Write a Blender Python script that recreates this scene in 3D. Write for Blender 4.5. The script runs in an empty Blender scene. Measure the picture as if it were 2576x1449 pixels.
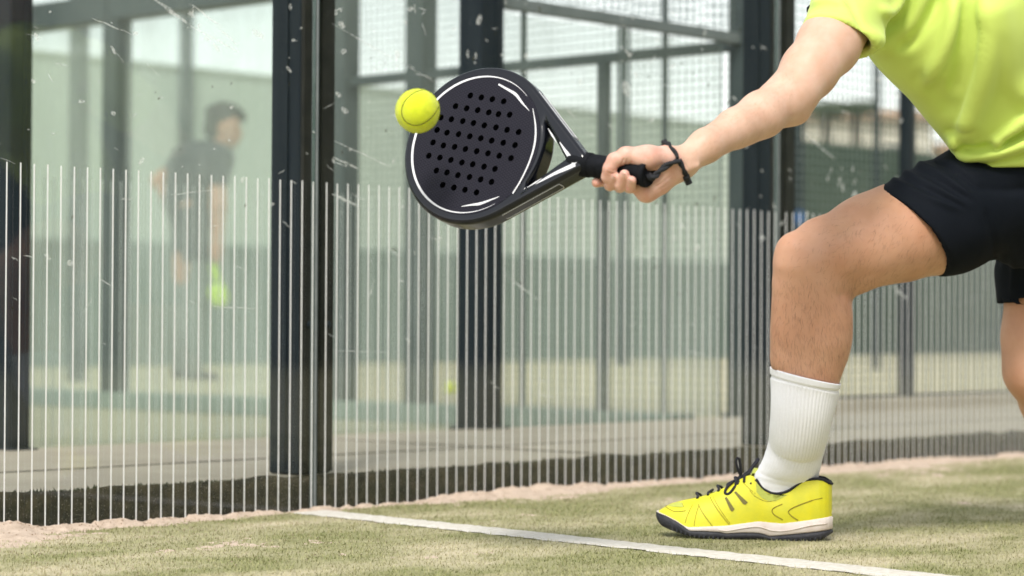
import bpy, bmesh, math, random
import numpy as np
from mathutils import Vector, Matrix

random.seed(7)
rng = np.random.default_rng(7)
SC = bpy.context.scene
COL = SC.collection
PI = math.pi

# ------------------------------------------------------------------ camera
CAM_H = 0.381                     # camera height above the turf
FPX, CX, CY = 5886.0, 1288.0, 724.5   # focal length and centre for a 2576 x 1449 frame
yaw_f = np.array([0.7394, 0.6733, 0.0]); yaw_f /= np.linalg.norm(yaw_f)
yaw_r = np.array([yaw_f[1], -yaw_f[0], 0.0])
PITCH, ROLL = math.atan(81.5 / FPX), 0.0052
c_f = yaw_f * math.cos(PITCH) + np.array([0, 0, math.sin(PITCH)])
u0 = np.cross(yaw_r, c_f)
c_r = yaw_r * math.cos(ROLL) + u0 * math.sin(ROLL)
c_u = u0 * math.cos(ROLL) - yaw_r * math.sin(ROLL)
EYE = np.array([0.0, 0.0, CAM_H])
camd = bpy.data.cameras.new('camera'); cam = bpy.data.objects.new('camera', camd); COL.objects.link(cam)
camd.sensor_width = 36.0; camd.lens = 36.0 * FPX / 2576.0
camd.clip_start = 0.05; camd.clip_end = 900.0
camd.dof.use_dof = True; camd.dof.focus_distance = 3.83; camd.dof.aperture_fstop = 3.7
mw = Matrix.Identity(4)
for i in range(3):
    mw[i][0], mw[i][1], mw[i][2], mw[i][3] = c_r[i], c_u[i], -c_f[i], EYE[i]
cam.matrix_world = mw
SC.camera = cam

# ------------------------------------------------------------------ sky, sun, exposure
SUN_AZ, SUN_EL = math.radians(-150.0), math.radians(50.0)   # azimuth measured from +X towards +Y
world = bpy.data.worlds.new('World'); SC.world = world; world.use_nodes = True
nt = world.node_tree; nt.nodes.clear()
sky = nt.nodes.new('ShaderNodeTexSky'); sky.sky_type = 'NISHITA'; sky.sun_disc = False
sky.sun_elevation = SUN_EL; sky.sun_rotation = PI / 2 - SUN_AZ
sky.dust_density = 0.6; sky.air_density = 1.5; sky.ozone_density = 1.0
hs = nt.nodes.new('ShaderNodeHueSaturation'); hs.inputs['Saturation'].default_value = 0.16
bg = nt.nodes.new('ShaderNodeBackground'); bg.inputs['Strength'].default_value = 0.115
wo = nt.nodes.new('ShaderNodeOutputWorld')
nt.links.new(sky.outputs[0], hs.inputs['Color']); nt.links.new(hs.outputs[0], bg.inputs[0]); nt.links.new(bg.outputs[0], wo.inputs[0])
sund = bpy.data.lights.new('sun', 'SUN'); sun = bpy.data.objects.new('sun', sund); COL.objects.link(sun)
sund.energy = 1.5; sund.angle = math.radians(12.0); sund.color = (1.0, 0.95, 0.88)
sdir = Vector((math.cos(SUN_EL) * math.cos(SUN_AZ), math.cos(SUN_EL) * math.sin(SUN_AZ), math.sin(SUN_EL)))
sun.rotation_euler = sdir.to_track_quat('Z', 'Y').to_euler()
sun.location = (0, 0, 12)
vs = SC.view_settings
vs.view_transform = 'Standard'; vs.look = 'None'; vs.exposure = 1.1; vs.gamma = 1.0; vs.use_curve_mapping = False
SC.render.engine = 'CYCLES'
SC.cycles.use_denoising = True
SC.cycles.max_bounces = 8; SC.cycles.transparent_max_bounces = 48
SC.cycles.caustics_reflective = False; SC.cycles.caustics_refractive = False
SC.cycles.sample_clamp_indirect = 6.0

# ------------------------------------------------------------------ picture <-> place helpers
def ray(x, y):
    return c_f + (x - CX) / FPX * c_r - (y - CY) / FPX * c_u
def at(x, y, depth):
    return EYE + depth * ray(x, y)
def on_y(x, y, Y):
    d = ray(x, y); return EYE + d * ((Y - EYE[1]) / d[1])
def on_x(x, y, X):
    d = ray(x, y); return EYE + d * ((X - EYE[0]) / d[0])
def on_z(x, y, Z):
    d = ray(x, y); return EYE + d * ((Z - EYE[2]) / d[2])
def proj(p):
    p = np.asarray(p, float) - EYE
    z = p @ c_f
    return np.stack([CX + FPX * (p @ c_r) / z, CY - FPX * (p @ c_u) / z], -1)
def camvec(v):                       # camera-axis vector (right, down, away) -> world
    v = np.asarray(v, float); return v[0] * c_r - v[1] * c_u + v[2] * c_f

# ------------------------------------------------------------------ object helpers
def link(o, parent=None):
    COL.objects.link(o)
    if parent is not None: o.parent = parent
    return o
def tag(o, label=None, cat=None, group=None, kind=None):
    if label: o['label'] = label
    if cat: o['category'] = cat
    if group: o['group'] = group
    if kind: o['kind'] = kind
    return o
def empty(name, loc=(0, 0, 0), rz=0.0):
    o = bpy.data.objects.new(name, None); o.location = loc; o.rotation_euler = (0, 0, rz)
    o.empty_display_size = 0.1
    return link(o)
def mesh_np(name, verts, faces, mat, parent=None, smooth=True, fix=False):
    me = bpy.data.meshes.new(name)
    verts = np.asarray(verts, np.float32)
    if isinstance(faces, np.ndarray):
        nf, k = faces.shape
        me.vertices.add(len(verts)); me.vertices.foreach_set('co', verts.ravel())
        me.loops.add(nf * k); me.loops.foreach_set('vertex_index', faces.astype(np.int32).ravel())
        me.polygons.add(nf); me.polygons.foreach_set('loop_start', (np.arange(nf) * k).astype(np.int32))
        me.update(calc_edges=True); me.validate()
    else:
        me.from_pydata([tuple(map(float, v)) for v in verts], [], [tuple(int(i) for i in f) for f in faces])
    if fix:
        bm = bmesh.new(); bm.from_mesh(me); bmesh.ops.recalc_face_normals(bm, faces=bm.faces); bm.to_mesh(me); bm.free()
    me.polygons.foreach_set('use_smooth', [smooth] * len(me.polygons))
    if isinstance(mat, (list, tuple)):
        for m in mat: me.materials.append(m)
    else:
        me.materials.append(mat)
    me.update()
    o = bpy.data.objects.new(name, me)
    return link(o, parent)
class MB:
    """collects shapes that become ONE mesh"""
    def __init__(s): s.v = []; s.f = []
    def add(s, v, f):
        n = len(s.v); s.v += [tuple(map(float, p)) for p in v]; s.f += [tuple(i + n for i in q) for q in f]; return s
    def box(s, c, d, R=None, bev=0.0):
        c = np.array(c, float); h = np.array(d, float) / 2
        if bev <= 0:
            pts = [np.array([x, y, z]) * h for x in (-1, 1) for y in (-1, 1) for z in (-1, 1)]
            fs = [(0, 1, 3, 2), (4, 6, 7, 5), (0, 4, 5, 1), (2, 3, 7, 6), (0, 2, 6, 4), (1, 5, 7, 3)]
        else:
            bm = bmesh.new(); bmesh.ops.create_cube(bm, size=1.0)
            for v in bm.verts: v.co = Vector((v.co.x * d[0], v.co.y * d[1], v.co.z * d[2]))
            bmesh.ops.bevel(bm, geom=list(bm.edges), offset=bev, segments=2, affect='EDGES', profile=0.5)
            bm.verts.index_update()
            pts = [np.array(v.co) for v in bm.verts]; fs = [tuple(v.index for v in f.verts) for f in bm.faces]; bm.free()
        if R is not None: pts = [R @ p for p in pts]
        return s.add([c + p for p in pts], fs)
    def tube(s, path, rad, n=10, cap=True):
        path = [np.array(p, float) for p in path]
        if not hasattr(rad, '__len__'): rad = [rad] * len(path)
        t0 = path[1] - path[0]; t0 = t0 / np.linalg.norm(t0)
        a = np.cross(t0, [0, 0, 1]);
        if np.linalg.norm(a) < 1e-3: a = np.cross(t0, [0, 1, 0])
        a /= np.linalg.norm(a)
        vs_, fs = [], []
        for i, p in enumerate(path):
            t = path[min(i + 1, len(path) - 1)] - path[max(i - 1, 0)]; t = t / np.linalg.norm(t)
            a = a - (a @ t) * t; a /= np.linalg.norm(a); b = np.cross(t, a)
            for k in range(n):
                an = 2 * PI * k / n
                vs_.append(p + rad[i] * (math.cos(an) * a + math.sin(an) * b))
        for i in range(len(path) - 1):
            for k in range(n):
                k2 = (k + 1) % n
                fs.append((i * n + k, i * n + k2, (i + 1) * n + k2, (i + 1) * n + k))
        if cap:
            fs.append(tuple(reversed(range(n)))); fs.append(tuple(range((len(path) - 1) * n, len(path) * n)))
        return s.add(vs_, fs)
    def lathe(s, prof, c=(0, 0, 0), n=16):
        vs_, fs = [], []
        for r, z in prof:
            for k in range(n):
                vs_.append((c[0] + r * math.cos(2 * PI * k / n), c[1] + r * math.sin(2 * PI * k / n), c[2] + z))
        for i in range(len(prof) - 1):
            for k in range(n):
                k2 = (k + 1) % n
                fs.append((i * n + k, i * n + k2, (i + 1) * n + k2, (i + 1) * n + k))
        fs.append(tuple(reversed(range(n)))); fs.append(tuple(range((len(prof) - 1) * n, len(prof) * n)))
        return s.add(vs_, fs)
    def rings(s, rings, closed=True, cap0=False, cap1=False):
        n = len(rings[0]); vs_ = [p for r in rings for p in r]; fs = []
        for i in range(len(rings) - 1):
            for k in range(n if closed else n - 1):
                k2 = (k + 1) % n
                fs.append((i * n + k, i * n + k2, (i + 1) * n + k2, (i + 1) * n + k))
        if cap0: fs.append(tuple(reversed(range(n))))
        if cap1: fs.append(tuple(range((len(rings) - 1) * n, len(rings) * n)))
        return s.add(vs_, fs)
    def build(s, name, mat, parent=None, smooth=False, fix=True):
        return mesh_np(name, s.v, s.f, mat, parent, smooth, fix)
def share(src, name, parent=None, loc=None):
    o = src.copy(); o.name = name; COL.objects.link(o)
    if parent is not None: o.parent = parent
    if loc is not None: o.location = loc
    return o
def copy_tree(o, parent=None):
    c = o.copy(); COL.objects.link(c); c.parent = parent
    for ch in list(o.children): copy_tree(ch, c)
    return c
def smooth_curve(pts, n, closed=False):
    """Catmull-Rom through pts"""
    P = [np.array(p, float) for p in pts]; out = []
    m = len(P) if closed else len(P) - 1
    for i in range(m):
        p1, p2 = P[i % len(P)], P[(i + 1) % len(P)]
        p0 = P[i - 1] if (closed or i > 0) else 2 * p1 - p2
        p3 = P[(i + 2) % len(P)] if (closed or i + 2 < len(P)) else 2 * p2 - p1
        for k in range(n):
            t = k / n
            out.append(0.5 * ((2 * p1) + (-p0 + p2) * t + (2 * p0 - 5 * p1 + 4 * p2 - p3) * t * t + (-p0 + 3 * p1 - 3 * p2 + p3) * t ** 3))
    if not closed: out.append(P[-1])
    return out

# ------------------------------------------------------------------ value noise (for shaping meshes)
_perm = rng.random((64, 64, 64)).astype(np.float32)
def vnoise(p, scale):
    q = np.asarray(p, float) * scale
    i = np.floor(q).astype(int); f = q - i; f = f * f * (3 - 2 * f)
    out = 0
    for dx in (0, 1):
        for dy in (0, 1):
            for dz in (0, 1):
                w = (f[..., 0] if dx else 1 - f[..., 0]) * (f[..., 1] if dy else 1 - f[..., 1]) * (f[..., 2] if dz else 1 - f[..., 2])
                out = out + w * _perm[(i[..., 0] + dx) % 64, (i[..., 1] + dy) % 64, (i[..., 2] + dz) % 64]
    return out - 0.5
def fbm(p, scale, oct=4):
    a, o = 1.0, 0
    for k in range(oct):
        o = o + a * vnoise(np.asarray(p) + 17.3 * k, scale); scale *= 2.1; a *= 0.5
    return o

# ------------------------------------------------------------------ solid modelling on a grid (for bodies and cloth)
class Field:
    def __init__(s, lo, hi, h):
        s.lo = np.array(lo, float); s.h = h
        n = np.ceil((np.array(hi) - s.lo) / h).astype(int) + 1
        s.d = np.full(n, 1.0, np.float32); s.n = n
        s.ax = [(s.lo[i] + h * np.arange(n[i])).astype(np.float32) for i in range(3)]
    def box(s, lo, hi):
        a = np.clip(np.floor((np.array(lo) - s.lo) / s.h).astype(int), 0, s.n)
        b = np.clip(np.ceil((np.array(hi) - s.lo) / s.h).astype(int) + 1, 0, s.n)
        return tuple(slice(x, y) for x, y in zip(a, b))
    def grid(s, sl):
        return np.meshgrid(*[s.ax[i][sl[i]] for i in range(3)], indexing='ij', sparse=True)
    def cone(s, p1, r1, p2, r2, k=0.01, e=None, es=1.0, sub=False):
        p1 = np.array(p1, float); p2 = np.array(p2, float)
        m = max(r1, r2) * max(1, es) + k + 3 * s.h
        sl = s.box(np.minimum(p1, p2) - m, np.maximum(p1, p2) + m)
        if any(q.stop <= q.start for q in sl): return
        X, Y, Z = s.grid(sl)
        b = p2 - p1; bb = float(b @ b) + 1e-12
        x, y, z = X - p1[0], Y - p1[1], Z - p1[2]
        t = np.clip((x * b[0] + y * b[1] + z * b[2]) / bb, 0, 1).astype(np.float32)
        x, y, z = x - t * b[0], y - t * b[1], z - t * b[2]
        q = x * x + y * y + z * z
        if e is not None:
            w = x * e[0] + y * e[1] + z * e[2]
            q = q + (1 / es ** 2 - 1) * w * w
        d = np.sqrt(q) - (r1 + (r2 - r1) * t)
        s.mix(sl, d, k, sub)
    def mix(s, sl, d, k, sub=False):
        c = s.d[sl]
        if sub:
            d = -d; h = np.clip(0.5 - 0.5 * (c - d) / max(k, 1e-6), 0, 1)
            s.d[sl] = c + (d - c) * h + k * h * (1 - h)
        else:
            h = np.clip(0.5 + 0.5 * (c - d) / max(k, 1e-6), 0, 1)
            s.d[sl] = c + (d - c) * h - k * h * (1 - h)
    def chain(s, pts, k=0.01, e=None, es=1.0):
        for (p, r), (q, w) in zip(pts[:-1], pts[1:]): s.cone(p, r, q, w, k, e, es)
    def cut(s, p0, nrm, sl=None):           # keep the side where (p-p0).nrm < 0
        sl = sl or tuple(slice(None) for _ in range(3))
        X, Y, Z = s.grid(sl)
        s.d[sl] = np.maximum(s.d[sl], (X - p0[0]) * nrm[0] + (Y - p0[1]) * nrm[1] + (Z - p0[2]) * nrm[2])
    def mesh(s, relax=2):
        d = s.d; ins = d < 0
        c = [(i, j, k) for i in (0, 1) for j in (0, 1) for k in (0, 1)]
        def cor(a, o): return a[o[0]:a.shape[0] - 1 + o[0], o[1]:a.shape[1] - 1 + o[1], o[2]:a.shape[2] - 1 + o[2]]
        cnt = np.zeros(tuple(np.array(d.shape) - 1), np.uint8)
        for o in c: cnt += cor(ins, o)
        act = (cnt > 0) & (cnt < 8)
        ijk = np.argwhere(act); idx = np.full(act.shape, -1, np.int32); idx[act] = np.arange(len(ijk))
        vals = {o: cor(d, o)[act] for o in c}
        acc = np.zeros((len(ijk), 3)); num = np.zeros(len(ijk))
        for o in c:
            for ax in range(3):
                if o[ax] == 1: continue
                o2 = list(o); o2[ax] = 1; o2 = tuple(o2)
                a, b = vals[o], vals[o2]; x = (a < 0) != (b < 0)
                t = np.where(x, a / np.where(a - b == 0, 1, a - b), 0)
                p = np.array(o, float) + 0 * acc; p[:, ax] = t
                acc += p * x[:, None]; num += x
        V = s.lo + s.h * (ijk + acc / num[:, None])
        Fc = []
        for ax in range(3):
            a0 = [slice(None)] * 3; a1 = [slice(None)] * 3
            a0[ax] = slice(0, -1); a1[ax] = slice(1, None)
            x = ins[tuple(a0)] != ins[tuple(a1)]
            e = np.argwhere(x); o1, o2 = [(1, 2), (2, 0), (0, 1)][ax]
            ok = (e[:, o1] > 0) & (e[:, o2] > 0) & (e[:, o1] < d.shape[o1] - 1) & (e[:, o2] < d.shape[o2] - 1)
            e = e[ok]; q = []
            for s1, s2 in ((-1, -1), (0, -1), (0, 0), (-1, 0)):
                z = e.copy(); z[:, o1] += s1; z[:, o2] += s2
                q.append(idx[z[:, 0], z[:, 1], z[:, 2]])
            q = np.stack(q, 1)
            flip = ~ins[tuple(e.T)]
            q[flip] = q[flip][:, ::-1]
            Fc.append(q)
        Fc = np.concatenate(Fc)
        for _ in range(relax): V = relaxed(V, Fc)
        return V, Fc
def relaxed(V, Fq, w=0.5):
    acc = np.zeros_like(V); n = np.zeros(len(V))
    for a, b in ((0, 1), (1, 2), (2, 3), (3, 0)):
        np.add.at(acc, Fq[:, a], V[Fq[:, b]]); np.add.at(acc, Fq[:, b], V[Fq[:, a]])
        np.add.at(n, Fq[:, a], 1); np.add.at(n, Fq[:, b], 1)
    return V * (1 - w) + w * acc / np.maximum(n, 1)[:, None]
def vnormals(V, Fq):
    a, b, c, d = (V[Fq[:, i]] for i in range(4))
    n = np.cross(c - a, d - b); N = np.zeros_like(V)
    for i in range(4): np.add.at(N, Fq[:, i], n)
    return N / (np.linalg.norm(N, axis=1, keepdims=True) + 1e-12)
def folds(Vp, specs):
    """height of cloth folds at picture points Vp; spec = (polyline, amplitude m, width left px, width right px, end fade px)"""
    out = np.zeros(len(Vp))
    for pl, amp, wl, wr in specs:
        pl = np.array(smooth_curve(pl, 6)); best = np.full(len(Vp), 1e9); sg = np.ones(len(Vp)); tt = np.zeros(len(Vp))
        n = len(pl) - 1
        for i in range(n):
            a, b = pl[i], pl[i + 1]; ab = b - a; L = ab @ ab + 1e-9
            t = np.clip(((Vp - a) @ ab) / L, 0, 1); q = Vp - a - t[:, None] * ab
            d = np.hypot(q[:, 0], q[:, 1]); cr = ab[0] * q[:, 1] - ab[1] * q[:, 0]
            m = d < best; best[m] = d[m]; sg[m] = np.sign(cr[m]); tt[m] = (i + t[m]) / n
        w = np.where(sg > 0, wl, wr)
        fade = np.clip(np.minimum(tt, 1 - tt) * 6 + 0.15, 0, 1)
        out += amp * fade * np.exp(-(best / w) ** 2)
    return out
def px(r, depth): return r * depth / FPX
def B(x, y, depth, r): return (at(x, y, depth), px(r, depth))

# ------------------------------------------------------------------ materials
def new_mat(name):
    m = bpy.data.materials.new(name); m.use_nodes = True
    nt = m.node_tree; nt.nodes.clear()
    return m, nt
def N(nt, typ, **kw):
    n = nt.nodes.new(typ)
    for k, v in kw.items():
        if k in n.inputs: n.inputs[k].default_value = v
        else: setattr(n, k, v)
    return n
def rgb(c): return (c[0], c[1], c[2], 1.0)
def pmat(name, col, col2=None, scale=20.0, detail=4.0, lo=0.35, hi=0.65, rough=0.6, bump=0.0, bscale=200.0, bdist=0.001,
         spec=0.5, metal=0.0, stretch=None, sss=0.0, sssr=(0.01, 0.004, 0.002), coat=0.0, sheen=0.0, speck=None):
    m, nt = new_mat(name)
    out = N(nt, 'ShaderNodeOutputMaterial'); b = N(nt, 'ShaderNodeBsdfPrincipled')
    nt.links.new(b.outputs[0], out.inputs[0])
    b.inputs['Roughness'].default_value = rough; b.inputs['Metallic'].default_value = metal
    b.inputs['Specular IOR Level'].default_value = spec
    b.inputs['Base Color'].default_value = rgb(col)
    if sss:
        b.inputs['Subsurface Weight'].default_value = sss; b.inputs['Subsurface Radius'].default_value = sssr; b.inputs['Subsurface Scale'].default_value = 1.0
    if coat: b.inputs['Coat Weight'].default_value = coat; b.inputs['Coat Roughness'].default_value = 0.08
    if sheen: b.inputs['Sheen Weight'].default_value = sheen; b.inputs['Sheen Roughness'].default_value = 0.5
    tc = N(nt, 'ShaderNodeTexCoord'); mp = N(nt, 'ShaderNodeMapping')
    nt.links.new(tc.outputs['Object'], mp.inputs[0])
    if stretch: mp.inputs['Scale'].default_value = stretch
    last = None
    if col2 is not None:
        n1 = N(nt, 'ShaderNodeTexNoise', Scale=scale, Detail=detail, Roughness=0.6)
        nt.links.new(mp.outputs[0], n1.inputs['Vector'])
        r = N(nt, 'ShaderNodeMapRange'); r.inputs[1].default_value = lo; r.inputs[2].default_value = hi
        nt.links.new(n1.outputs[0], r.inputs[0])
        mx = N(nt, 'ShaderNodeMix', data_type='RGBA'); mx.inputs[6].default_value = rgb(col); mx.inputs[7].default_value = rgb(col2)
        nt.links.new(r.outputs[0], mx.inputs[0]); last = mx.outputs[2]
    if speck is not None:       # (scale, threshold, colour)
        vo = N(nt, 'ShaderNodeTexVoronoi', Scale=speck[0]); nt.links.new(mp.outputs[0], vo.inputs['Vector'])
        lt = N(nt, 'ShaderNodeMath', operation='LESS_THAN'); lt.inputs[1].default_value = speck[1]
        nt.links.new(vo.outputs['Distance'], lt.inputs[0])
        mx = N(nt, 'ShaderNodeMix', data_type='RGBA'); mx.inputs[7].default_value = rgb(speck[2])
        if last is not None: nt.links.new(last, mx.inputs[6])
        else: mx.inputs[6].default_value = rgb(col)
        nt.links.new(lt.outputs[0], mx.inputs[0]); last = mx.outputs[2]
    if last is not None: nt.links.new(last, b.inputs['Base Color'])
    if bump:
        n2 = N(nt, 'ShaderNodeTexNoise', Scale=bscale, Detail=3.0); nt.links.new(mp.outputs[0], n2.inputs['Vector'])
        bp = N(nt, 'ShaderNodeBump', Strength=bump, Distance=bdist); nt.links.new(n2.outputs[0], bp.inputs['Height'])
        nt.links.new(bp.outputs[0], b.inputs['Normal'])
    return m
def glass_mat(name, tint, dirt_haze, ior=1.45):
    m, nt = new_mat(name)
    out = N(nt, 'ShaderNodeOutputMaterial')
    tr = N(nt, 'ShaderNodeBsdfTransparent'); tr.inputs[0].default_value = rgb(tint)
    gl = N(nt, 'ShaderNodeBsdfGlossy'); gl.inputs['Roughness'].default_value = 0.03
    fr = N(nt, 'ShaderNodeFresnel', IOR=ior)          # same reflectance from both sides of the pane
    gm = N(nt, 'ShaderNodeNewGeometry'); io = N(nt, 'ShaderNodeMapRange'); io.inputs[3].default_value = ior; io.inputs[4].default_value = 1.0 / ior
    nt.links.new(gm.outputs['Backfacing'], io.inputs[0]); nt.links.new(io.outputs[0], fr.inputs['IOR'])
    m1 = N(nt, 'ShaderNodeMixShader'); nt.links.new(fr.outputs[0], m1.inputs[0]); nt.links.new(tr.outputs[0], m1.inputs[1]); nt.links.new(gl.outputs[0], m1.inputs[2])
    df = N(nt, 'ShaderNodeBsdfDiffuse'); df.inputs[0].default_value = (0.62, 0.66, 0.62, 1)
    tc = N(nt, 'ShaderNodeTexCoord'); mp = N(nt, 'ShaderNodeMapping'); mp.inputs['Scale'].default_value = (1, 1, 0.35)
    nt.links.new(tc.outputs['Object'], mp.inputs[0])
    no = N(nt, 'ShaderNodeTexNoise', Scale=3.2, Detail=7.0, Roughness=0.68); nt.links.new(mp.outputs[0], no.inputs['Vector'])
    r = N(nt, 'ShaderNodeMapRange'); r.inputs[1].default_value = 0.35; r.inputs[2].default_value = 0.75; r.inputs[3].default_value = dirt_haze * 0.35; r.inputs[4].default_value = dirt_haze * 1.8
    nt.links.new(no.outputs[0], r.inputs[0])
    m2 = N(nt, 'ShaderNodeMixShader'); nt.links.new(r.outputs[0], m2.inputs[0]); nt.links.new(m1.outputs[0], m2.inputs[1]); nt.links.new(df.outputs[0], m2.inputs[2])
    nt.links.new(m2.outputs[0], out.inputs[0])
    return m
def veil_mat(name, col, alpha, scale=180.0):
    """a thin dried smear: diffuse where the noise is dense, clear elsewhere"""
    m, nt = new_mat(name)
    out = N(nt, 'ShaderNodeOutputMaterial')
    tr = N(nt, 'ShaderNodeBsdfTransparent'); df = N(nt, 'ShaderNodeBsdfDiffuse'); df.inputs[0].default_value = rgb(col)
    tc = N(nt, 'ShaderNodeTexCoord'); no = N(nt, 'ShaderNodeTexNoise', Scale=scale, Detail=3.0); nt.links.new(tc.outputs['Object'], no.inputs['Vector'])
    r = N(nt, 'ShaderNodeMapRange'); r.inputs[1].default_value = 0.3; r.inputs[2].default_value = 0.65; r.inputs[3].default_value = alpha * 0.25; r.inputs[4].default_value = alpha
    nt.links.new(no.outputs[0], r.inputs[0])
    mx = N(nt, 'ShaderNodeMixShader'); nt.links.new(r.outputs[0], mx.inputs[0]); nt.links.new(tr.outputs[0], mx.inputs[1]); nt.links.new(df.outputs[0], mx.inputs[2])
    nt.links.new(mx.outputs[0], out.inputs[0])
    return m

M = {}
M['steel'] = pmat('navy_steel', (0.006, 0.011, 0.019), (0.013, 0.019, 0.028), scale=6, rough=0.5, spec=0.2, bump=0.15, bscale=60, stretch=(6, 6, 0.6))
M['steel_shaded'] = pmat('shaded_steel', (0.014, 0.013, 0.012), (0.03, 0.027, 0.024), scale=14, rough=0.55, spec=0.2, bump=0.2, bscale=80)  # same steel on the post front, its different lighting put into the colour
M['teal_steel'] = pmat('teal_steel', (0.028, 0.042, 0.046), (0.045, 0.06, 0.062), scale=5, rough=0.5)
M['rail'] = pmat('galvanised_rail', (0.13, 0.15, 0.15), (0.18, 0.20, 0.20), scale=10, rough=0.5)
M['rubber'] = pmat('joint_rubber', (0.20, 0.22, 0.23), (0.26, 0.28, 0.29), scale=30, rough=0.45)
M['glass'] = glass_mat('wall_glass', (0.965, 0.985, 0.976), 0.0035)
M['glass_far'] = glass_mat('neighbour_glass', (0.96, 0.978, 0.966), 0.11)  # dirt plus a milky haze painted in to fade what lies behind
M['glass_end'] = glass_mat('end_wall_glass', (0.95, 0.975, 0.962), 0.16)  # heavier still: the haze over the background figure is in this value
M['glass_edge'] = pmat('glass_edge', (0.06, 0.09, 0.085), (0.09, 0.12, 0.115), scale=20, rough=0.2)
M['stripe'] = pmat('white_stripe', (0.90, 0.90, 0.90), (0.84, 0.84, 0.84), scale=60, rough=0.6)
M['stripe_far'] = pmat('pale_green_stripe', (0.66, 0.71, 0.67), (0.60, 0.65, 0.61), scale=60, rough=0.6)  # toned close to the background so the far stripes stay faint
M['smear'] = veil_mat('dried_smear', (0.84, 0.86, 0.84), 0.5)
M['scratch'] = veil_mat('scratch', (0.88, 0.90, 0.88), 0.5, 90)
M['speck'] = veil_mat('dark_speck', (0.10, 0.10, 0.06), 0.7, 60)
M['concrete'] = pmat('concrete', (0.42, 0.36, 0.29), (0.34, 0.29, 0.23), scale=5, detail=8, rough=0.9, bump=0.4, bscale=90, bdist=0.004, speck=(260, 0.12, (0.25, 0.21, 0.16)))
M['kerb_dirt'] = pmat('dirty_kerb', (0.014, 0.012, 0.008), (0.10, 0.075, 0.042), scale=22, detail=9, lo=0.40, hi=0.8, rough=0.95, bump=0.9, bscale=130, bdist=0.004, speck=(210, 0.13, (0.55, 0.48, 0.40)))
M['moss'] = pmat('moss', (0.022, 0.026, 0.010), (0.06, 0.06, 0.025), scale=60, rough=0.95)
M['sand'] = pmat('pink_sand', (0.62, 0.50, 0.40), (0.50, 0.39, 0.30), scale=60, detail=8, rough=0.95, bump=0.8, bscale=600, bdist=0.002, speck=(420, 0.22, (0.74, 0.60, 0.48)))
M['line'] = pmat('line_fibre', (0.72, 0.69, 0.63), (0.58, 0.54, 0.46), scale=90, detail=6, rough=0.9, bump=0.6, bscale=900, bdist=0.002)
M['mint_wall'] = pmat('pale_green_render', (0.57, 0.63, 0.55), (0.52, 0.58, 0.51), scale=1.2, detail=5, rough=0.9)
M['band_wall'] = pmat('grey_green_paint', (0.17, 0.22, 0.185), (0.21, 0.255, 0.22), scale=1.0, detail=5, rough=0.85)
M['screen_green'] = pmat('dark_green_screen', (0.035, 0.06, 0.04), (0.06, 0.085, 0.06), scale=1.5, detail=5, rough=0.9)
M['tan_ground'] = pmat('tan_ground', (0.46, 0.40, 0.25), (0.38, 0.34, 0.22), scale=1.5, detail=7, rough=0.95)
M['far_ground'] = pmat('far_ground', (0.30, 0.28, 0.20), (0.24, 0.24, 0.16), scale=0.4, detail=7, rough=0.95)
M['wire'] = pmat('green_wire', (0.10, 0.13, 0.12), (0.14, 0.17, 0.16), scale=8, rough=0.6)
M['blue'] = pmat('blue_plastic', (0.02, 0.16, 0.55), (0.03, 0.2, 0.6), scale=6, rough=0.5)

def turf_mat(name, g1, g2, sandc, sand_lo, sand_hi, attr=False):
    m, nt = new_mat(name)
    out = N(nt, 'ShaderNodeOutputMaterial'); b = N(nt, 'ShaderNodeBsdfPrincipled', Roughness=0.85)
    b.inputs['Specular IOR Level'].default_value = 0.25
    nt.links.new(b.outputs[0], out.inputs[0])
    ge = N(nt, 'ShaderNodeNewGeometry'); mp = N(nt, 'ShaderNodeMapping'); nt.links.new(ge.outputs['Position'], mp.inputs[0])
    mp.inputs['Rotation'].default_value = (0, 0, math.radians(47)); mp.inputs['Scale'].default_value = (1.0, 1.7, 1.0)
    n1 = N(nt, 'ShaderNodeTexNoise', Scale=2.6, Detail=9.0, Roughness=0.66); nt.links.new(mp.outputs[0], n1.inputs['Vector'])
    r = N(nt, 'ShaderNodeMapRange'); r.inputs[1].default_value = sand_lo; r.inputs[2].default_value = sand_hi; nt.links.new(n1.outputs[0], r.inputs[0])
    n2 = N(nt, 'ShaderNodeTexNoise', Scale=420.0, Detail=2.0); nt.links.new(ge.outputs['Position'], n2.inputs['Vector'])
    r2 = N(nt, 'ShaderNodeMapRange'); r2.inputs[1].default_value = 0.35; r2.inputs[2].default_value = 0.65
    if attr:
        at_ = N(nt, 'ShaderNodeAttribute', attribute_name='tint'); nt.links.new(at_.outputs['Fac'], r2.inputs[0]); r2.inputs[1].default_value = 0; r2.inputs[2].default_value = 1
    else: nt.links.new(n2.outputs[0], r2.inputs[0])
    mg = N(nt, 'ShaderNodeMix', data_type='RGBA'); mg.inputs[6].default_value = rgb(g1); mg.inputs[7].default_value = rgb(g2); nt.links.new(r2.outputs[0], mg.inputs[0])
    ms = N(nt, 'ShaderNodeMix', data_type='RGBA'); ms.inputs[7].default_value = rgb(sandc); nt.links.new(mg.outputs[2], ms.inputs[6]); nt.links.new(r.outputs[0], ms.inputs[0])
    nt.links.new(ms.outputs[2], b.inputs['Base Color'])
    bp = N(nt, 'ShaderNodeBump', Strength=0.6, Distance=0.003); nt.links.new(n2.outputs[0], bp.inputs['Height']); nt.links.new(bp.outputs[0], b.inputs['Normal'])
    return m
M['turf'] = turf_mat('sanded_turf', (0.21, 0.215, 0.09), (0.34, 0.325, 0.17), (0.58, 0.51, 0.36), 0.42, 0.70)
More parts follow.
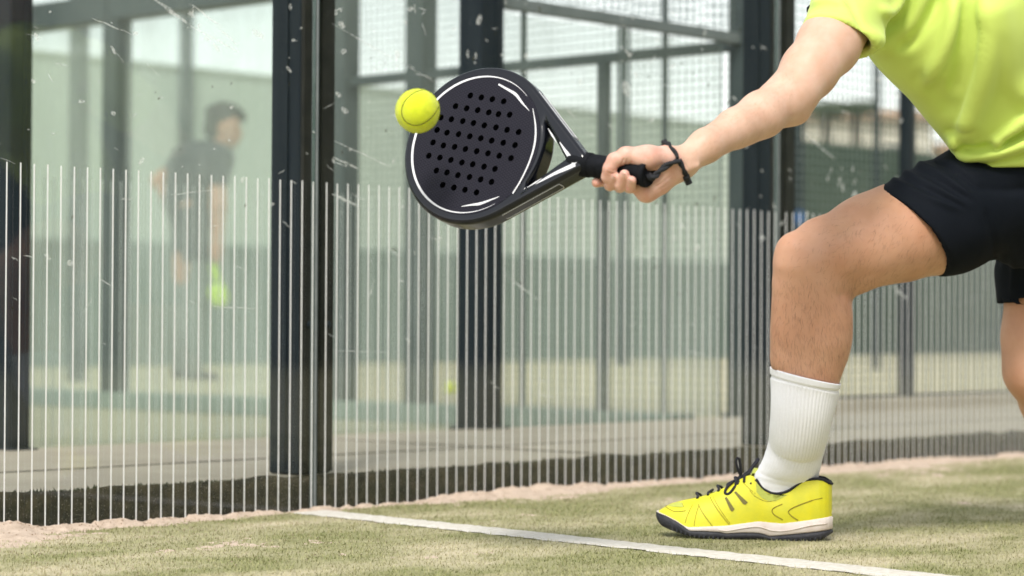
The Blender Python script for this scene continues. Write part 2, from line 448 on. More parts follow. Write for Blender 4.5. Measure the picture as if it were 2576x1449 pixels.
M['blade'] = turf_mat('turf_blade', (0.15, 0.18, 0.055), (0.40, 0.385, 0.19), (0.56, 0.50, 0.34), 0.42, 0.72, attr=True)
M['turf_far'] = turf_mat('neighbour_turf', (0.30, 0.30, 0.20), (0.35, 0.34, 0.24), (0.44, 0.40, 0.30), 0.45, 0.8)

# ================================================================== THE SETTING
WY = 3.425            # court side of the near glass wall
GT = 0.010            # glass thickness
KH = 0.07             # height of the concrete behind the glass
W2 = 4.62             # neighbour court's side wall
W3X = 6.20            # neighbour court's end wall
FARY = 14.8           # long painted wall at the back
STRH = 0.655          # height of the printed stripes
def sheet(name, x0, x1, y0, y1, z, mat, nx=1, ny=1):
    xs = np.linspace(x0, x1, nx + 1); ys = np.linspace(y0, y1, ny + 1)
    v = [(x, y, z) for y in ys for x in xs]
    f = [(j * (nx + 1) + i, j * (nx + 1) + i + 1, (j + 1) * (nx + 1) + i + 1, (j + 1) * (nx + 1) + i) for j in range(ny) for i in range(nx)]
    o = mesh_np(name, v, f, mat, None, False); o['kind'] = 'structure'; return o
sheet('ground', -250, 450, -250, 450, -0.02, M['far_ground'])
sheet('court_floor', -4.0, 14.0, -8.0, WY + 0.02, 0.0, M['turf'])
sheet('neighbour_court_floor', -12.0, W3X + 0.02, W2 + 0.10, FARY, 0.0, M['turf_far'])
sheet('tan_ground', W3X + 0.05, 60.0, W2 + 0.10, FARY, 0.001, M['tan_ground'])

# concrete path between the two courts, with its dirty kerb face against the glass
k0 = WY + GT + 0.014
nx, zz = 700, [-0.01, 0.012, 0.03, 0.05, 0.064, KH]
xs = np.linspace(-3.0, 14.0, nx)
V, Fc = [], []
for j, z in enumerate(zz):
    for x in xs:
        e = fbm(np.array([x, z * 4, 3.0]), 14, 3) * 0.010
        V.append((x, k0 + (0.004 if j == len(zz) - 1 else 0) + abs(e) * (0.5 if j < len(zz) - 1 else 0.8), z + (e * 0.9 if j > 0 else 0)))
for j in range(len(zz) - 1):
    for i in range(nx - 1): Fc.append((j * nx + i, j * nx + i + 1, (j + 1) * nx + i + 1, (j + 1) * nx + i))
kerb = mesh_np('kerb', V, Fc, M['kerb_dirt'], None, True); kerb['kind'] = 'structure'
path_o = MB().add([(-3, k0 + 0.012, KH - 0.002), (14, k0 + 0.012, KH - 0.002), (14, W2 - 0.03, KH), (-3, W2 - 0.03, KH), (-3, W2 - 0.03, -0.01), (14, W2 - 0.03, -0.01)],
          [(0, 1, 2, 3), (3, 2, 5, 4)]).build('concrete_path', M['concrete'], None, False, False)
path_o['kind'] = 'structure'
# faint joint grooves in the concrete, as raised trowel ridges
jm = MB()
for x in np.arange(-2, 13, 3.1): jm.box((x, (k0 + W2) / 2, KH - 0.0005), (0.006, W2 - k0 - 0.08, 0.002))
jm.box((5.5, 3.93, KH - 0.0005), (17, 0.004, 0.002))
j_o = jm.build('concrete_joint', M['kerb_dirt'], path_o); j_o['kind'] = 'stuff'
# moss and weeds along the kerb top
n = 3600
mx_ = rng.random(n) * 8.0; cl = fbm(np.stack([mx_, 0 * mx_, 0 * mx_ + 9], -1), 6, 3)
keep = cl > -0.12 - 0.15 * rng.random(n); mx_ = mx_[keep]; cl = cl[keep]; n = len(mx_)
hh = (0.003 + 0.005 * rng.random(n) ** 3) * (1 + 1.8 * np.clip(cl, 0, 1))
bx_ = np.stack([mx_, k0 + 0.004 + 0.012 * rng.random(n), np.full(n, KH - 0.004)], -1)
an = rng.random(n) * 2 * PI; w_ = 0.001 + 0.0035 * rng.random(n)
off = np.stack([np.cos(an), np.sin(an), 0 * an], -1) * w_[:, None]
tip = bx_ + np.stack([(rng.random(n) - .5) * 0.012, (rng.random(n) - .5) * 0.006, hh], -1)
V = np.stack([bx_ - off, bx_ + off, tip], 1).reshape(-1, 3)
mo = mesh_np('kerb_moss', V, np.arange(3 * n).reshape(-1, 3), M['moss'], None, False)
tag(mo, 'dark moss and weeds growing along the kerb behind the glass', 'moss', kind='stuff')

# ------------------------------------------------------------------ white court line, sand and turf fibres
e1 = [on_z(x, y, 0.0) for x, y in ((770, 1283), (900, 1307), (1290, 1341), (1700, 1377), (2120, 1413), (2576, 1452), (2900, 1480))]
e2 = [on_z(x, y, 0.0) for x, y in ((722, 1289), (890, 1326), (1290, 1361), (1700, 1398), (2120, 1436), (2576, 1475), (2900, 1504))]
# straight best line through the middles, perpendicular to the wall
mid = np.array([(a + b) / 2 for a, b in zip(e1, e2)]); LX0, LX1 = mid[0][0], mid[0][0]
pw, pf = on_y(768, 1292, WY), on_z(2120, 1431, 0.0); sl_ = (pf[0] - pw[0]) / (pf[1] - WY); A_ = np.array([sl_, pw[0] - sl_ * WY]); lw = float(np.mean([abs(a[0] - np.polyval(A_, a[1])) for a in e1[1:5]] + [abs(b[0] - np.polyval(A_, b[1])) for b in e2[1:5]])) ; lw = lw * 0.74
ny_ = 420; ys = np.linspace(-2.5, WY - 0.015, ny_)
V, Fc = [], []
for y in ys:
    c = np.polyval(A_, y)
    for k, s_ in enumerate((-1, -0.85, -0.3, 0.3, 0.85, 1)):
        j = (0.009 * fbm(np.array([s_ * 3, y, 1.0]), 60, 4)) if abs(s_) == 1 else 0
        V.append((c + s_ * lw + j, y, 0.0012 + (0.0015 if abs(s_) < 1 else 0) + 0.002 * vnoise(np.array([s_ * 9, y, 4.]), 90)))
for i in range(ny_ - 1):
    for k in range(5): Fc.append((i * 6 + k, i * 6 + k + 1, (i + 1) * 6 + k + 1, (i + 1) * 6 + k))
ln = mesh_np('court_line', V, Fc, M['line'], None, True); ln['kind'] = 'structure'
def line_mask(x, y, m=0.0): return np.abs(x - np.polyval(A_, y)) < lw + m

def sand_h(x, y):
    d = WY - y
    p = np.stack([x, y, 0 * x], -1)
    big = fbm(p, 3.0, 4); fine = fbm(p + 5, 16, 4)
    left = np.clip((2.9 - x) / 1.6, 0, 1)
    h = 0.014 * np.exp(-np.maximum(d, 0) / 0.030) + (0.006 + 0.010 * left) * np.exp(-np.maximum(d - 0.03, 0) / (0.10 + 0.10 * left)) * (0.9 + 1.4 * big) + 0.008 * big - 0.0085 + 0.009 * fine + 0.005 * fbm(p + 3, 60, 3)
    return h
nx, ny_ = 900, 90
xs = np.linspace(0.6, 8.2, nx); ds = 0.9 * np.linspace(0, 1, ny_) ** 1.6
X, D = np.meshgrid(xs, ds); Y = WY - 0.001 - D
Z = sand_h(X, Y) + 0.0010 * rng.standard_normal(X.shape)
V = np.stack([X, Y, Z], -1).reshape(-1, 3)
ii, jj = np.meshgrid(np.arange(nx - 1), np.arange(ny_ - 1)); q = (jj * nx + ii).ravel()
sd = mesh_np('sand_drift', V, np.stack([q + nx, q + nx + 1, q + 1, q], 1), M['sand'], None, True)
tag(sd, 'drift of pinkish sand heaped along the foot of the glass', 'sand', kind='stuff')
# loose grains
n = 16000
gx = 0.9 + 6.5 * rng.random(n); gd = 0.7 * rng.random(n) ** 1.8; gy = WY - 0.004 - gd
gz = np.maximum(sand_h(gx, gy), 0.0) + 0.0006; gr = 0.0008 + 0.0016 * rng.random(n) ** 3
tet = np.array([[1, 1, 1], [-1, -1, 1], [-1, 1, -1], [1, -1, -1]]) / 1.5
V = (np.stack([gx, gy, gz], -1)[:, None] + tet[None] * gr[:, None, None] * (0.7 + 0.6 * rng.random((n, 4, 1)))).reshape(-1, 3)
fi = np.array([[0, 1, 2], [0, 3, 1], [0, 2, 3], [1, 3, 2]])
gr_o = mesh_np('sand_grain', V, (np.arange(n)[:, None, None] * 4 + fi[None]).reshape(-1, 3), M['sand'], None, False)
tag(gr_o, 'loose sand grains scattered over the turf near the glass', 'sand', kind='stuff')
# turf fibres
n = 560000
Xc = -1.9 + 4.3 * rng.random(n); Zc = 3.1 + 4.4 * rng.random(n) ** 1.25
P0 = Xc[:, None] * yaw_r[None] + Zc[:, None] * yaw_f[None]
k = P0[:, 1] < WY - 0.006; P0 = P0[k]
sh = sand_h(P0[:, 0], P0[:, 1])
k = (sh < 0.003 + 0.008 * rng.random(len(P0)) ** 2) & (~line_mask(P0[:, 0], P0[:, 1], 0.0)); P0 = P0[k]; n = len(P0)
L_ = 0.0035 + 0.0045 * rng.random(n); an = rng.random(n) * 2 * PI; lean = 0.25 + 1.1 * rng.random(n)
w_ = 0.00055 + 0.0006 * rng.random(n)
off = np.stack([np.cos(an + 1.4), np.sin(an + 1.4), 0 * an], -1) * w_[:, None]
P0[:, 2] = -0.0005
tip = P0 + np.stack([np.cos(an) * np.sin(lean), np.sin(an) * np.sin(lean), np.cos(lean)], -1) * L_[:, None]
V = np.stack([P0 - off, P0 + off, tip], 1).reshape(-1, 3)
tf = mesh_np('turf_fibre', V, np.arange(3 * n).reshape(-1, 3), M['blade'], None, False)
att = tf.data.attributes.new('tint', 'FLOAT', 'POINT'); att.data.foreach_set('value', np.repeat(rng.random(n), 3).astype(np.float32))
tag(tf, 'short olive green artificial turf fibres on the court floor', 'turf', kind='stuff')

# ------------------------------------------------------------------ steel posts
def post_on(xl, xr, Y):
    """picture columns -> (centre x, width) on the wall line y = Y"""
    a, b = on_y(xl, 800, Y)[0], on_y(xr, 800, Y)[0]; return (a + b) / 2, abs(b - a)
def plain_post(name, x, y, w, d, z0, z1, mat, label, group, plate=True, slot=True):
    r = empty(name, (x, y, z0))
    MB().box((0, 0, (z1 - z0) / 2), (w, d, z1 - z0), bev=0.006).build('tube', mat, r)
    if slot:
        MB().box((w * 0.16, -d / 2 - 0.002, (z1 - z0) / 2), (0.008, 0.006, z1 - z0 - 0.02)).build('weld_bead', mat, r)
    if plate:
        MB().box((0, 0, 0.004), (w + 0.012, d + 0.05, 0.008), bev=0.002).build('base_plate', mat, r)
        for sx in (-1, 1):
            MB().lathe([(0.007, 0), (0.007, 0.006), (0.004, 0.008)], (sx * w * 0.36, d / 2 + 0.014, 0.008), 6).build('bolt', M['rail'], r)
    tag(r, label, 'post', group); return r
def joint_post(xj, xl, xr, label):
    """square tube behind a joint of the near glass, with clamp bars on its front"""
    y0 = WY + GT + 0.020
    r = empty('steel_post', (xj, y0, KH)); z = 2.95; w = xr - xl; cx = (xl + xr) / 2 - xj; d = 0.088
    MB().box((cx, 0.006 + d / 2, z / 2), (w, d, z), bev=0.005).build('tube', M['steel'], r)
    MB().box((cx - w * 0.27, 0.002, z / 2), (w * 0.42, 0.010, z - 0.01), bev=0.002).build('clamp_bar', M['steel_shaded'], r)
    MB().box((cx + w * 0.27, 0.002, z / 2), (w * 0.40, 0.010, z - 0.01), bev=0.002).build('clamp_bar', M['steel_shaded'], r)
    MB().box((xl - xj - 0.0018, 0.006 + d * 0.45, z / 2), (0.004, 0.010, z - 0.02)).build('weld_bead', M['steel'], r)
    for zz_ in (0.30, 1.2, 2.3):
        for k_ in (-0.27, 0.27):
            MB().tube([(cx + k_ * w, -0.002, zz_), (cx + k_ * w, -0.008, zz_)], 0.008, 12).build('bolt', M['steel'], r, True)
    tag(r, label, 'post', 'posts behind the near glass wall'); return r
JA = on_y(795, 800, WY)[0]; JB = on_y(1958, 800, WY)[0]
joint_post(JA, on_y(752, 800, WY + 0.036)[0], on_y(834, 800, WY + 0.036)[0], 'navy steel post behind the glass joint, left of the ball and racket')
joint_post(JB, on_y(1936, 800, WY + 0.036)[0], on_y(1993, 800, WY + 0.036)[0], 'dark steel post behind the lunging player\'s forearm and knee')
for (a, b, lab) in ((20, 79, 'dark steel post at the left edge of the picture'), (1206, 1266, 'dark steel post standing directly behind the padel racket')):
    x, w = post_on(a, b, W2 - 0.045)
    plain_post('steel_post', x, W2, w, 0.09, KH - 0.004, 3.0, M['steel'], lab, 'posts of the neighbouring court side wall')

# ------------------------------------------------------------------ glass panels with printed stripes
def s_of(x): return on_y(x, 800, WY)[0]
SPC = (s_of(785) - s_of(13.5)) / 25.0
stripe_src = None
def glass_panel(x0, x1, Y, z0, z1, mat, label, group, first, spc, smat, stripes=True, ztop=STRH, edge=True):
    global stripe_src
    r = empty('glass_panel', ((x0 + x1) / 2, Y, z0))
    MB().box((0, GT / 2, (z1 - z0) / 2), (x1 - x0, GT, z1 - z0)).build('pane', mat, r)
    if edge:
        for sx in (-1, 1):
            MB().box((sx * ((x1 - x0) / 2 + 0.0012), GT / 2, (z1 - z0) / 2), (0.002, GT * 0.9, z1 - z0 - 0.002)).build('pane_edge', M['glass_edge'], r)
    if stripes:
        me = None; x = first
        while x < x1 - 0.004:
            if x > x0 + 0.004:
                if me is None:
                    o = MB().box((0, 0, 0), (0.0022 if smat is M['stripe'] else 0.0020, 0.0008, ztop - z0)).build('stripe', smat, r); me = o.data
                else:
                    o = bpy.data.objects.new('stripe', me); link(o, r)
                o.location = (x - (x0 + x1) / 2, -0.0009, (ztop - z0) / 2 + 0.002 * (random.random() - .5))
            x += spc
    tag(r, label, 'glass panel', group); return r
g1 = 'panels of the near glass wall'
P_L = glass_panel(JA - 1.62, JA - 0.005, WY, 0.0, 3.0, M['glass'], 'clear glass panel with white stripes at left, up to the first joint', g1, s_of(13.5) - 40 * SPC, SPC, M['stripe'])
P_M = glass_panel(JA + 0.005, JB - 0.005, WY, 0.0, 3.0, M['glass'], 'clear striped glass panel behind the ball, racket and hand', g1, s_of(819), SPC, M['stripe'])
P_R = glass_panel(JB + 0.005, JB + 1.70, WY, 0.0, 3.0, M['glass'], 'clear striped glass panel behind the player\'s legs at right', g1, s_of(1976), SPC, M['stripe'])
P_R2 = glass_panel(JB + 1.71, JB + 3.4, WY, 0.0, 3.0, M['glass'], 'clear striped glass panel beyond the right edge of the picture', g1, JB + 1.73, SPC, M['stripe'])
for xj, nm in ((JA, 'a'), (JB, 'b')):
    o = MB().box((xj, WY + GT * 0.6, 1.5), (0.0075, GT * 1.1, 3.0)).build('joint_seal', M['rubber'])
    tag(o, 'grey sealing strip in the glass joint left of the ball' if nm == 'a' else 'grey sealing strip in the glass joint behind the player\'s arm', 'sealing strip', 'sealing strips of the near glass wall')
# smears, scratches and specks on the near glass
def blot(mb, x, y, a, b, th, n=11, Y=WY - 0.0012):
    c = on_y(x, y, Y); ct, st = math.cos(th), math.sin(th); s = c @ c_f / FPX
    s = float((c - EYE) @ c_f) / FPX
    pts = []
    for k in range(n):
        r = 0.72 + 0.5 * random.random(); p = 2 * PI * k / n
        u, v = a * r * math.cos(p), b * r * math.sin(p)
        pts.append((c[0] + (u * ct - v * st) * s / 0.8, Y, c[2] - (u * st + v * ct) * s))
    mb.add(pts, [tuple(range(n))])
def stroke(mb, x0, y0, x1, y1, w, Y=WY - 0.0014, n=7):
    L, R_ = [], []
    dx, dy = x1 - x0, y1 - y0; l = math.hypot(dx, dy); nx_, ny2 = -dy / l, dx / l
    for i in range(n):
        t = i / (n - 1); ww = w * (0.25 + 0.75 * math.sin(PI * min(max(t, .06), .94))) * (0.7 + 0.6 * random.random()); jx = 3 * (random.random() - .5)
        L.append(tuple(on_y(x0 + dx * t + nx_ * (ww + jx), y0 + dy * t + ny2 * (ww + jx), Y))); R_.append(tuple(on_y(x0 + dx * t - nx_ * (ww - jx), y0 + dy * t - ny2 * (ww - jx), Y)))
    mb.add(L + R_, [(i, i + 1, n + i + 1, n + i) for i in range(n - 1)])
def local(o, root):      # keep the placed shape while parenting it
    o.parent = root; o.matrix_parent_inverse = root.matrix_world.inverted()
bpy.context.view_layer.update()
for root, x0, x1, nb, ns, nd in ((P_L, -120, 790, 42, 34, 12), (P_M, 805, 1950, 100, 60, 34), (P_R, 1966, 2620, 60, 30, 16)):
    ma, mb_, mc = MB(), MB(), MB()
    for _ in range(nb):
        x = x0 + (x1 - x0) * random.random(); y = 700 * random.random() ** 1.3 - 20
        a = 3 + 9 * random.random() ** 2; blot(ma, x, y, a, a * (0.3 + 0.4 * random.random()), random.random() * 3.1)
    for _ in range(ns):
        x = x0 + (x1 - x0) * random.random(); y = 1000 * random.random() ** 1.2; l = 12 + 45 * random.random() ** 2; th = random.uniform(0.2, 0.9) if random.random() < .7 else random.uniform(-1.2, 1.8)
        stroke(mb_, x, y, min(x + l * math.cos(th), x1), y + l * math.sin(th), 0.5 + 1.2 * random.random())
    for _ in range(nd):
        x = x0 + (x1 - x0) * random.random(); y = 900 * random.random(); a = 2 + 3.5 * random.random()
        blot(mc, x, y, a, a * 0.55, random.uniform(1.2, 2.4), 8)
    if root is P_L:
        for s_ in ((385, -5, 470, 58, 5), (470, 60, 600, 130, 2.5), (482, 12, 560, 70, 3), (540, 60, 600, 115, 2), (230, 45, 330, 85, 1.5), (430, 490, 545, 478, 1.6), (530, 770, 650, 776, 1.5)): stroke(mb_, *s_)
        for b_ in ((545, 120, 17, 5, 0.9), (520, 98, 9, 5, 0.2), (650, 85, 22, 8, 0.5), (285, 125, 12, 4, 1.0), (205, 255, 8, 5, 0), (285, 285, 8, 6, 0)): blot(ma, *b_)
    if root is P_M:
        for s_ in ((838, 395, 900, 425, 3), (835, 488, 905, 520, 3.5), (836, 882, 975, 886, 1.3), (835, 60, 1100, 210, 1.2), (1560, 115, 1590, 145, 2), (840, 355, 985, 420, 1.5), (1270, 690, 1360, 760, 1.6)): stroke(mb_, *s_)
        for b_ in ((845, 30, 4, 9, 0), (1205, 50, 8, 14, .2), (1176, 136, 4, 11, 0), (1197, 140, 3, 8, 0), (1195, 158, 4, 3, 0), (1325, 140, 7, 8, .6), (860, 62, 12, 8, .5), (1585, 138, 8, 5, -.8), (852, 238, 9, 6, .6), (1575, 225, 20, 12, 1.2)): blot(ma, *b_)
        for b_ in ((1358, 24, 7, 5, 1.2), (1715, 158, 6, 3, 1), (1744, 185, 5, 3, 1.2), (1783, 213, 6, 3, 1.9), (1832, 255, 9, 5, 2.1), (992, 627, 9, 6, .3), (1650, 510, 5, 5, 0), (1752, 512, 5, 7, 0), (1797, 500, 4, 8, .4), (1650, 672, 9, 2, -.4)): blot(mc, *b_)
    if root is P_R:
        for s_ in ((2245, 722, 2285, 752, 3.5), (2020, 335, 2100, 400, 2), (2300, 330, 2420, 480, 2)): stroke(mb_, *s_)
        for b_ in ((2112, 455, 4, 14, .3), (2120, 470, 5, 12, -.2), (2145, 425, 4, 8, 0), (2150, 492, 12, 14, .4), (2083, 448, 4, 10, .5)): blot(ma, *b_)
    for b_, nm, mt in ((ma, 'smear', 'smear'), (mb_, 'scratch', 'scratch'), (mc, 'dirt_speck', 'speck')):
        o = b_.build(nm, M[mt], None, False, False); o['kind'] = 'stuff'; local(o, root)

# ------------------------------------------------------------------ neighbouring court: side wall, end wall, fences
def bar(mb, p, q, t):           # square bar between two points along an axis
    p, q = np.array(p, float), np.array(q, float); mb.box((p + q) / 2, np.abs(q - p) + t)
def wire_panel(root, origin, ux, L, z0, z1, step, t, name='wire_mesh'):
    mb = MB(); ux = np.array(ux, float); o = np.array(origin, float)
    for i in range(int(L / step) + 1):
        p = o + ux * i * step; bar(mb, p + (0, 0, z0), p + (0, 0, z1), t)
    for j in range(int((z1 - z0) / step) + 1):
        p = o + np.array([0, 0, z0 + j * step]) + np.array([ux[1], ux[0], 0]) * t * 0.0; bar(mb, p, p + ux * L, t * 0.9)
    w = mb.build(name, M['wire'], root, False, False); w['kind'] = 'stuff'; return w
XP1 = post_on(20, 79, W2 - 0.045)[0]; XP3 = post_on(1206, 1266, W2 - 0.045)[0]
XE = W3X
first2 = XP1 + 0.02
glass_panel(XP1 - 1.66, XP1 - 0.008, W2 + 0.050, KH, 3.0, M['glass_far'], 'neighbouring court glass panel beyond the left edge of the picture', 'neighbouring court side wall panels', XP1 - 1.64, SPC, M['stripe_far'], ztop=STRH + KH)
glass_panel(XP1 + 0.008, XP3 - 0.008, W2 + 0.050, KH, 3.0, M['glass_far'], 'blurred glass panel of the next court behind the left joint post', 'neighbouring court side wall panels', first2, SPC, M['stripe_far'], ztop=STRH + KH)
glass_panel(XP3 + 0.008, XE - 0.05, W2 + 0.050, KH, 1.29, M['glass_far'], 'low blurred glass panel of the next court behind the racket hand', 'neighbouring court side wall panels', XP3 + 0.02, SPC, M['stripe_far'], ztop=STRH + KH)
# upper mesh of the side wall right of the racket post
fr = empty('mesh_fence', (XP3 + 0.06, W2, 1.31)); Lf = XE - XP3 - 0.06
m_ = MB(); bar(m_, (0, 0, 0), (Lf, 0, 0), 0.034); m_.build('rail', M['rail'], fr)
m_ = MB(); bar(m_, (0, 0, 1.66), (Lf, 0, 1.66), 0.042); m_.build('rail', M['rail'], fr)
wire_panel(fr, (0.02, 0, 0), (1, 0, 0), Lf - 0.04, 0.03, 1.64, 0.034, 0.0026)
tag(fr, 'wire mesh fence with grey rail above the low glass, right of the racket', 'fence', 'mesh fences of the next court')
# corner post
plain_post('steel_post', XE, W2, 0.07, 0.07, KH - 0.004, 3.0, M['teal_steel'], 'slim teal corner post where the next court\'s two walls meet', 'teal posts of the next court', slot=False)
# end wall of the next court (runs away from the camera at x = W3X)
def y_on3(xp): return on_x(xp, 800, W3X)[1]
yB, yT, yD, yF = y_on3(290), y_on3(862), y_on3(1056), y_on3(1517)
for yy, w, lab in ((yB, 0.092, 'blurred dark post left of the person in the background'), (yT, 0.088, 'pale teal post showing just right of the glass joint'), (yD, 0.088, 'blurred grey green post behind the tennis ball')):
    plain_post('steel_post', W3X, yy, w, w, 0.0, 3.0, M['teal_steel'], lab, 'teal posts of the next court', plate=False, slot=False)
kb = MB().box((W3X, (W2 + FARY) / 2 + 0.1, 0.035), (0.14, FARY - W2 - 0.3, 0.07), bev=0.006).build('kerb', M['band_wall']); kb['kind'] = 'structure'
def end_glass(y0, y1, z1, label):
    r = empty('glass_panel', (W3X, (y0 + y1) / 2, 0.07))
    MB().box((0, 0, (z1 - .07) / 2), (GT, y1 - y0, z1 - .07)).build('pane', M['glass_end'], r)
    m_ = MB(); bar(m_, (0, -(y1 - y0) / 2, z1 - .07), (0, (y1 - y0) / 2, z1 - .07), 0.11); m_.build('top_rail', M['teal_steel'], r)
    tag(r, label, 'glass panel', 'next court end wall panels'); return r
end_glass(yT + 0.062, yB - 0.066, 1.70, 'blurred end wall glass in front of the person in the background')
end_glass(yB + 0.066, yB + 1.9, 1.70, 'blurred end wall glass at far left with a dark top rail')
fr = empty('mesh_fence', (W3X, W2 + 0.04, 0.07)); Lf = yT - W2 - 0.1
m_ = MB(); bar(m_, (0, 0, 1.22), (0, Lf, 1.22), 0.034); m_.build('rail', M['teal_steel'], fr)
m_ = MB(); bar(m_, (0, 0, 2.9), (0, Lf, 2.9), 0.034); m_.build('rail', M['teal_steel'], fr)
m_ = MB(); bar(m_, (0.003, yF - W2 - 0.04, 0), (0.003, yF - W2 - 0.04, 1.2), 0.034); m_.build('stile', M['teal_steel'], fr)
for xp in (1312, 1669):
    m_ = MB(); bar(m_, (0.003, y_on3(xp) - W2 - 0.04, 0), (0.003, y_on3(xp) - W2 - 0.04, 2.88), 0.016); m_.build('stile', M['teal_steel'], fr)
wire_panel(fr, (0, 0.02, 0), (0, 1, 0), Lf - 0.04, 0.01, 2.88, 0.030, 0.0030)
tag(fr, 'tall wire mesh fence with a horizontal teal bar behind the racket', 'fence', 'mesh fences of the next court')
# fence right of the corner, in line with the side wall
XR = on_y(2262, 800, W2)[0]
fr = empty('mesh_fence', (XE + 0.06, W2, 0.12)); Lf = 5.0
wire_panel(fr, (0.02, 0, 0), (1, 0, 0), Lf, 0.0, 2.8, 0.030, 0.0034)
m_ = MB(); bar(m_, (0, 0, 2.84), (Lf, 0, 2.84), 0.04); m_.build('rail', M['steel'], fr)
m_ = MB(); bar(m_, (0, 0, -0.004), (Lf, 0, -0.004), 0.02); m_.build('rail', M['steel'], fr)
tag(fr, 'wire mesh fence behind the player\'s torso and legs', 'fence', 'mesh fences of the next court')
for xx, lab in ((XR, 'slim navy fence post seen between the player\'s thigh and shirt'), (XR + 1.7, 'slim navy fence post hidden behind the player\'s shorts')):
    plain_post('fence_post', xx, W2 - 0.03, 0.044, 0.044, 0.115, 3.0, M['steel'], lab, 'slim navy fence posts', slot=False, plate=False)
kb = MB().box((XE + 2.6, W2 + 0.0, 0.06), (5.2, 0.10, 0.11), bev=0.008).build('kerb', M['concrete']); kb['kind'] = 'structure'

# long wall at the back
def xw(xp): return on_y(xp, 800, FARY)[0]
xs0, xs1, xs2 = -10.0, xw(1990), xw(2900)
fw = empty('painted_wall', (xs0, FARY, 0)); Lw = xs1 - xs0
MB().box((Lw / 2, 0.1, 1.70), (Lw, 0.2, 1.42), bev=0.004).build('upper_wall', M['mint_wall'], fw)
MB().box((Lw / 2, 0.085, 0.495), (Lw, 0.23, 0.99), bev=0.004).build('lower_wall', M['band_wall'], fw)
MB().box((Lw / 2, 0.1, 2.425), (Lw + 0.02, 0.24, 0.03), bev=0.004).build('coping', M['mint_wall'], fw)
tag(fw, 'long pale green wall with a grey green lower band in the far background', 'wall')
gs = empty('windscreen_fence', (xs1 + 0.05, FARY, 0)); Lg = xs2 + 6 - xs1
MB().box((Lg / 2, 0.1, 1.2), (Lg, 0.05, 2.36), bev=0.004).build('screen', M['screen_green'], gs)
for k in range(7): MB().box((0.1 + k * Lg / 6.5, 0.02, 1.3), (0.09, 0.09, 2.6)).build('post', M['steel'], gs)
tag(gs, 'dark green windscreen fence far behind the player', 'fence')
for xp, dp, w, h, z0, lab in ((194, 14.0, 0.088, 3.3, 0, 'farther blurred post at left, paired with the darker one'), (464, 19.0, 0.085, 4.2, 0, 'distant blurred post above the background person\'s back'),
                          (1566, 20.0, 0.07, 2.95, 0, 'distant blurred post above the racket hand'), (2204, 19.0, 0.05, 3.8, 0, 'distant post left of the slim navy fence post')):
    p = at(xp, 800, dp)
    plain_post('distant_post', p[0], p[1], w, w, z0, h, M['teal_steel'] if xp < 2000 else M['steel'], lab, 'distant posts', plate=False, slot=False)
# small blue panel on a stake, standing for an unidentified blue patch
p = at(2012, 549, 13.0)
r = empty('blue_panel', (p[0], p[1], p[2] - 0.04))
MB().box((0, 0, 0.04), (0.045, 0.01, 0.08), R=None, bev=0.002).build('plate', M['blue'], r)
MB().box((0, 0.02, -p[2] / 2 + 0.06), (0.02, 0.02, p[2] - 0.04)).build('stake', M['steel'], r)
tag(r, 'tiny blue plate on a stake seen above the player\'s knee', 'sign')
# far house and trees beyond the windscreen
M['cream'] = pmat('cream_render', (0.72, 0.66, 0.55), (0.66, 0.6, 0.5), scale=0.8, rough=0.9)
M['roof'] = pmat('clay_roof', (0.42, 0.26, 0.16), (0.5, 0.34, 0.22), scale=3, rough=0.9)
M['pane'] = pmat('dark_window', (0.05, 0.06, 0.07), rough=0.1)
hp = at(2110, 300, 62.0)
hs_ = empty('distant_house', (hp[0], hp[1], 0), math.atan2(c_r[1], c_r[0]))
zt = hp[2]
MB().box((0, 3, zt / 2), (5.0, 6, zt), bev=0.03).build('wall', M['cream'], hs_)
MB().box((4.4, 3.2, zt / 2 - 0.3), (3.6, 6, zt - 0.6), bev=0.03).build('wing', M['roof'], hs_)
rf = MB(); rf.rings([[(-2.8, -0.3, zt), (2.8, -0.3, zt), (2.8, 6.3, zt), (-2.8, 6.3, zt)], [(-2.6, 2.6, zt + 0.5), (2.6, 2.6, zt + 0.5), (2.6, 3.4, zt + 0.5), (-2.6, 3.4, zt + 0.5)]], cap1=True)
rf.build('roof', M['roof'], hs_)
for k in (-1.4, 0.2, 1.6): MB().box((k, -0.02, zt - 1.2), (0.8, 0.08, 1.0)).build('window', M['pane'], hs_)
tag(hs_, 'pale distant house above the windscreen under the player\'s arm', 'house')
M['leaf'] = pmat('far_leaf', (0.09, 0.12, 0.06), (0.13, 0.16, 0.09), scale=3, rough=0.9)
M['bark'] = pmat('far_bark', (0.09, 0.07, 0.05), rough=0.9)
for xp, yp, sz, lab in ((2085, 276, 0.17, 'small dark tree beyond the windscreen, under the elbow'), (2160, 272, 0.14, 'small dark tree top right of the elbow')):
    dp = 46.0; p = at(xp, yp, dp)
    t = empty('tree', (p[0], p[1], 0))
    MB().tube([(0, 0, 0), (0.1, 0, p[2] * 0.6), (0, 0.1, p[2])], [0.22, 0.15, 0.06], 8).build('trunk', M['bark'], t, True)
    n = 1400; c = rng.standard_normal((n, 3)); c /= np.linalg.norm(c, axis=1)[:, None]; c *= (rng.random((n, 1)) ** 0.4) * np.array([2.6, 2.6, 0.9]) * sz
    c = c * (1 + 0.5 * fbm(c, 1.2, 3)[:, None]) + np.array([0, 0, p[2]])
    tri = c[:, None] + rng.standard_normal((n, 3, 3)) * 0.03
    cr = mesh_np('crown', tri.reshape(-1, 3), np.arange(3 * n).reshape(-1, 3), M['leaf'], t, False); cr['kind'] = 'stuff'
    tag(t, lab, 'tree')

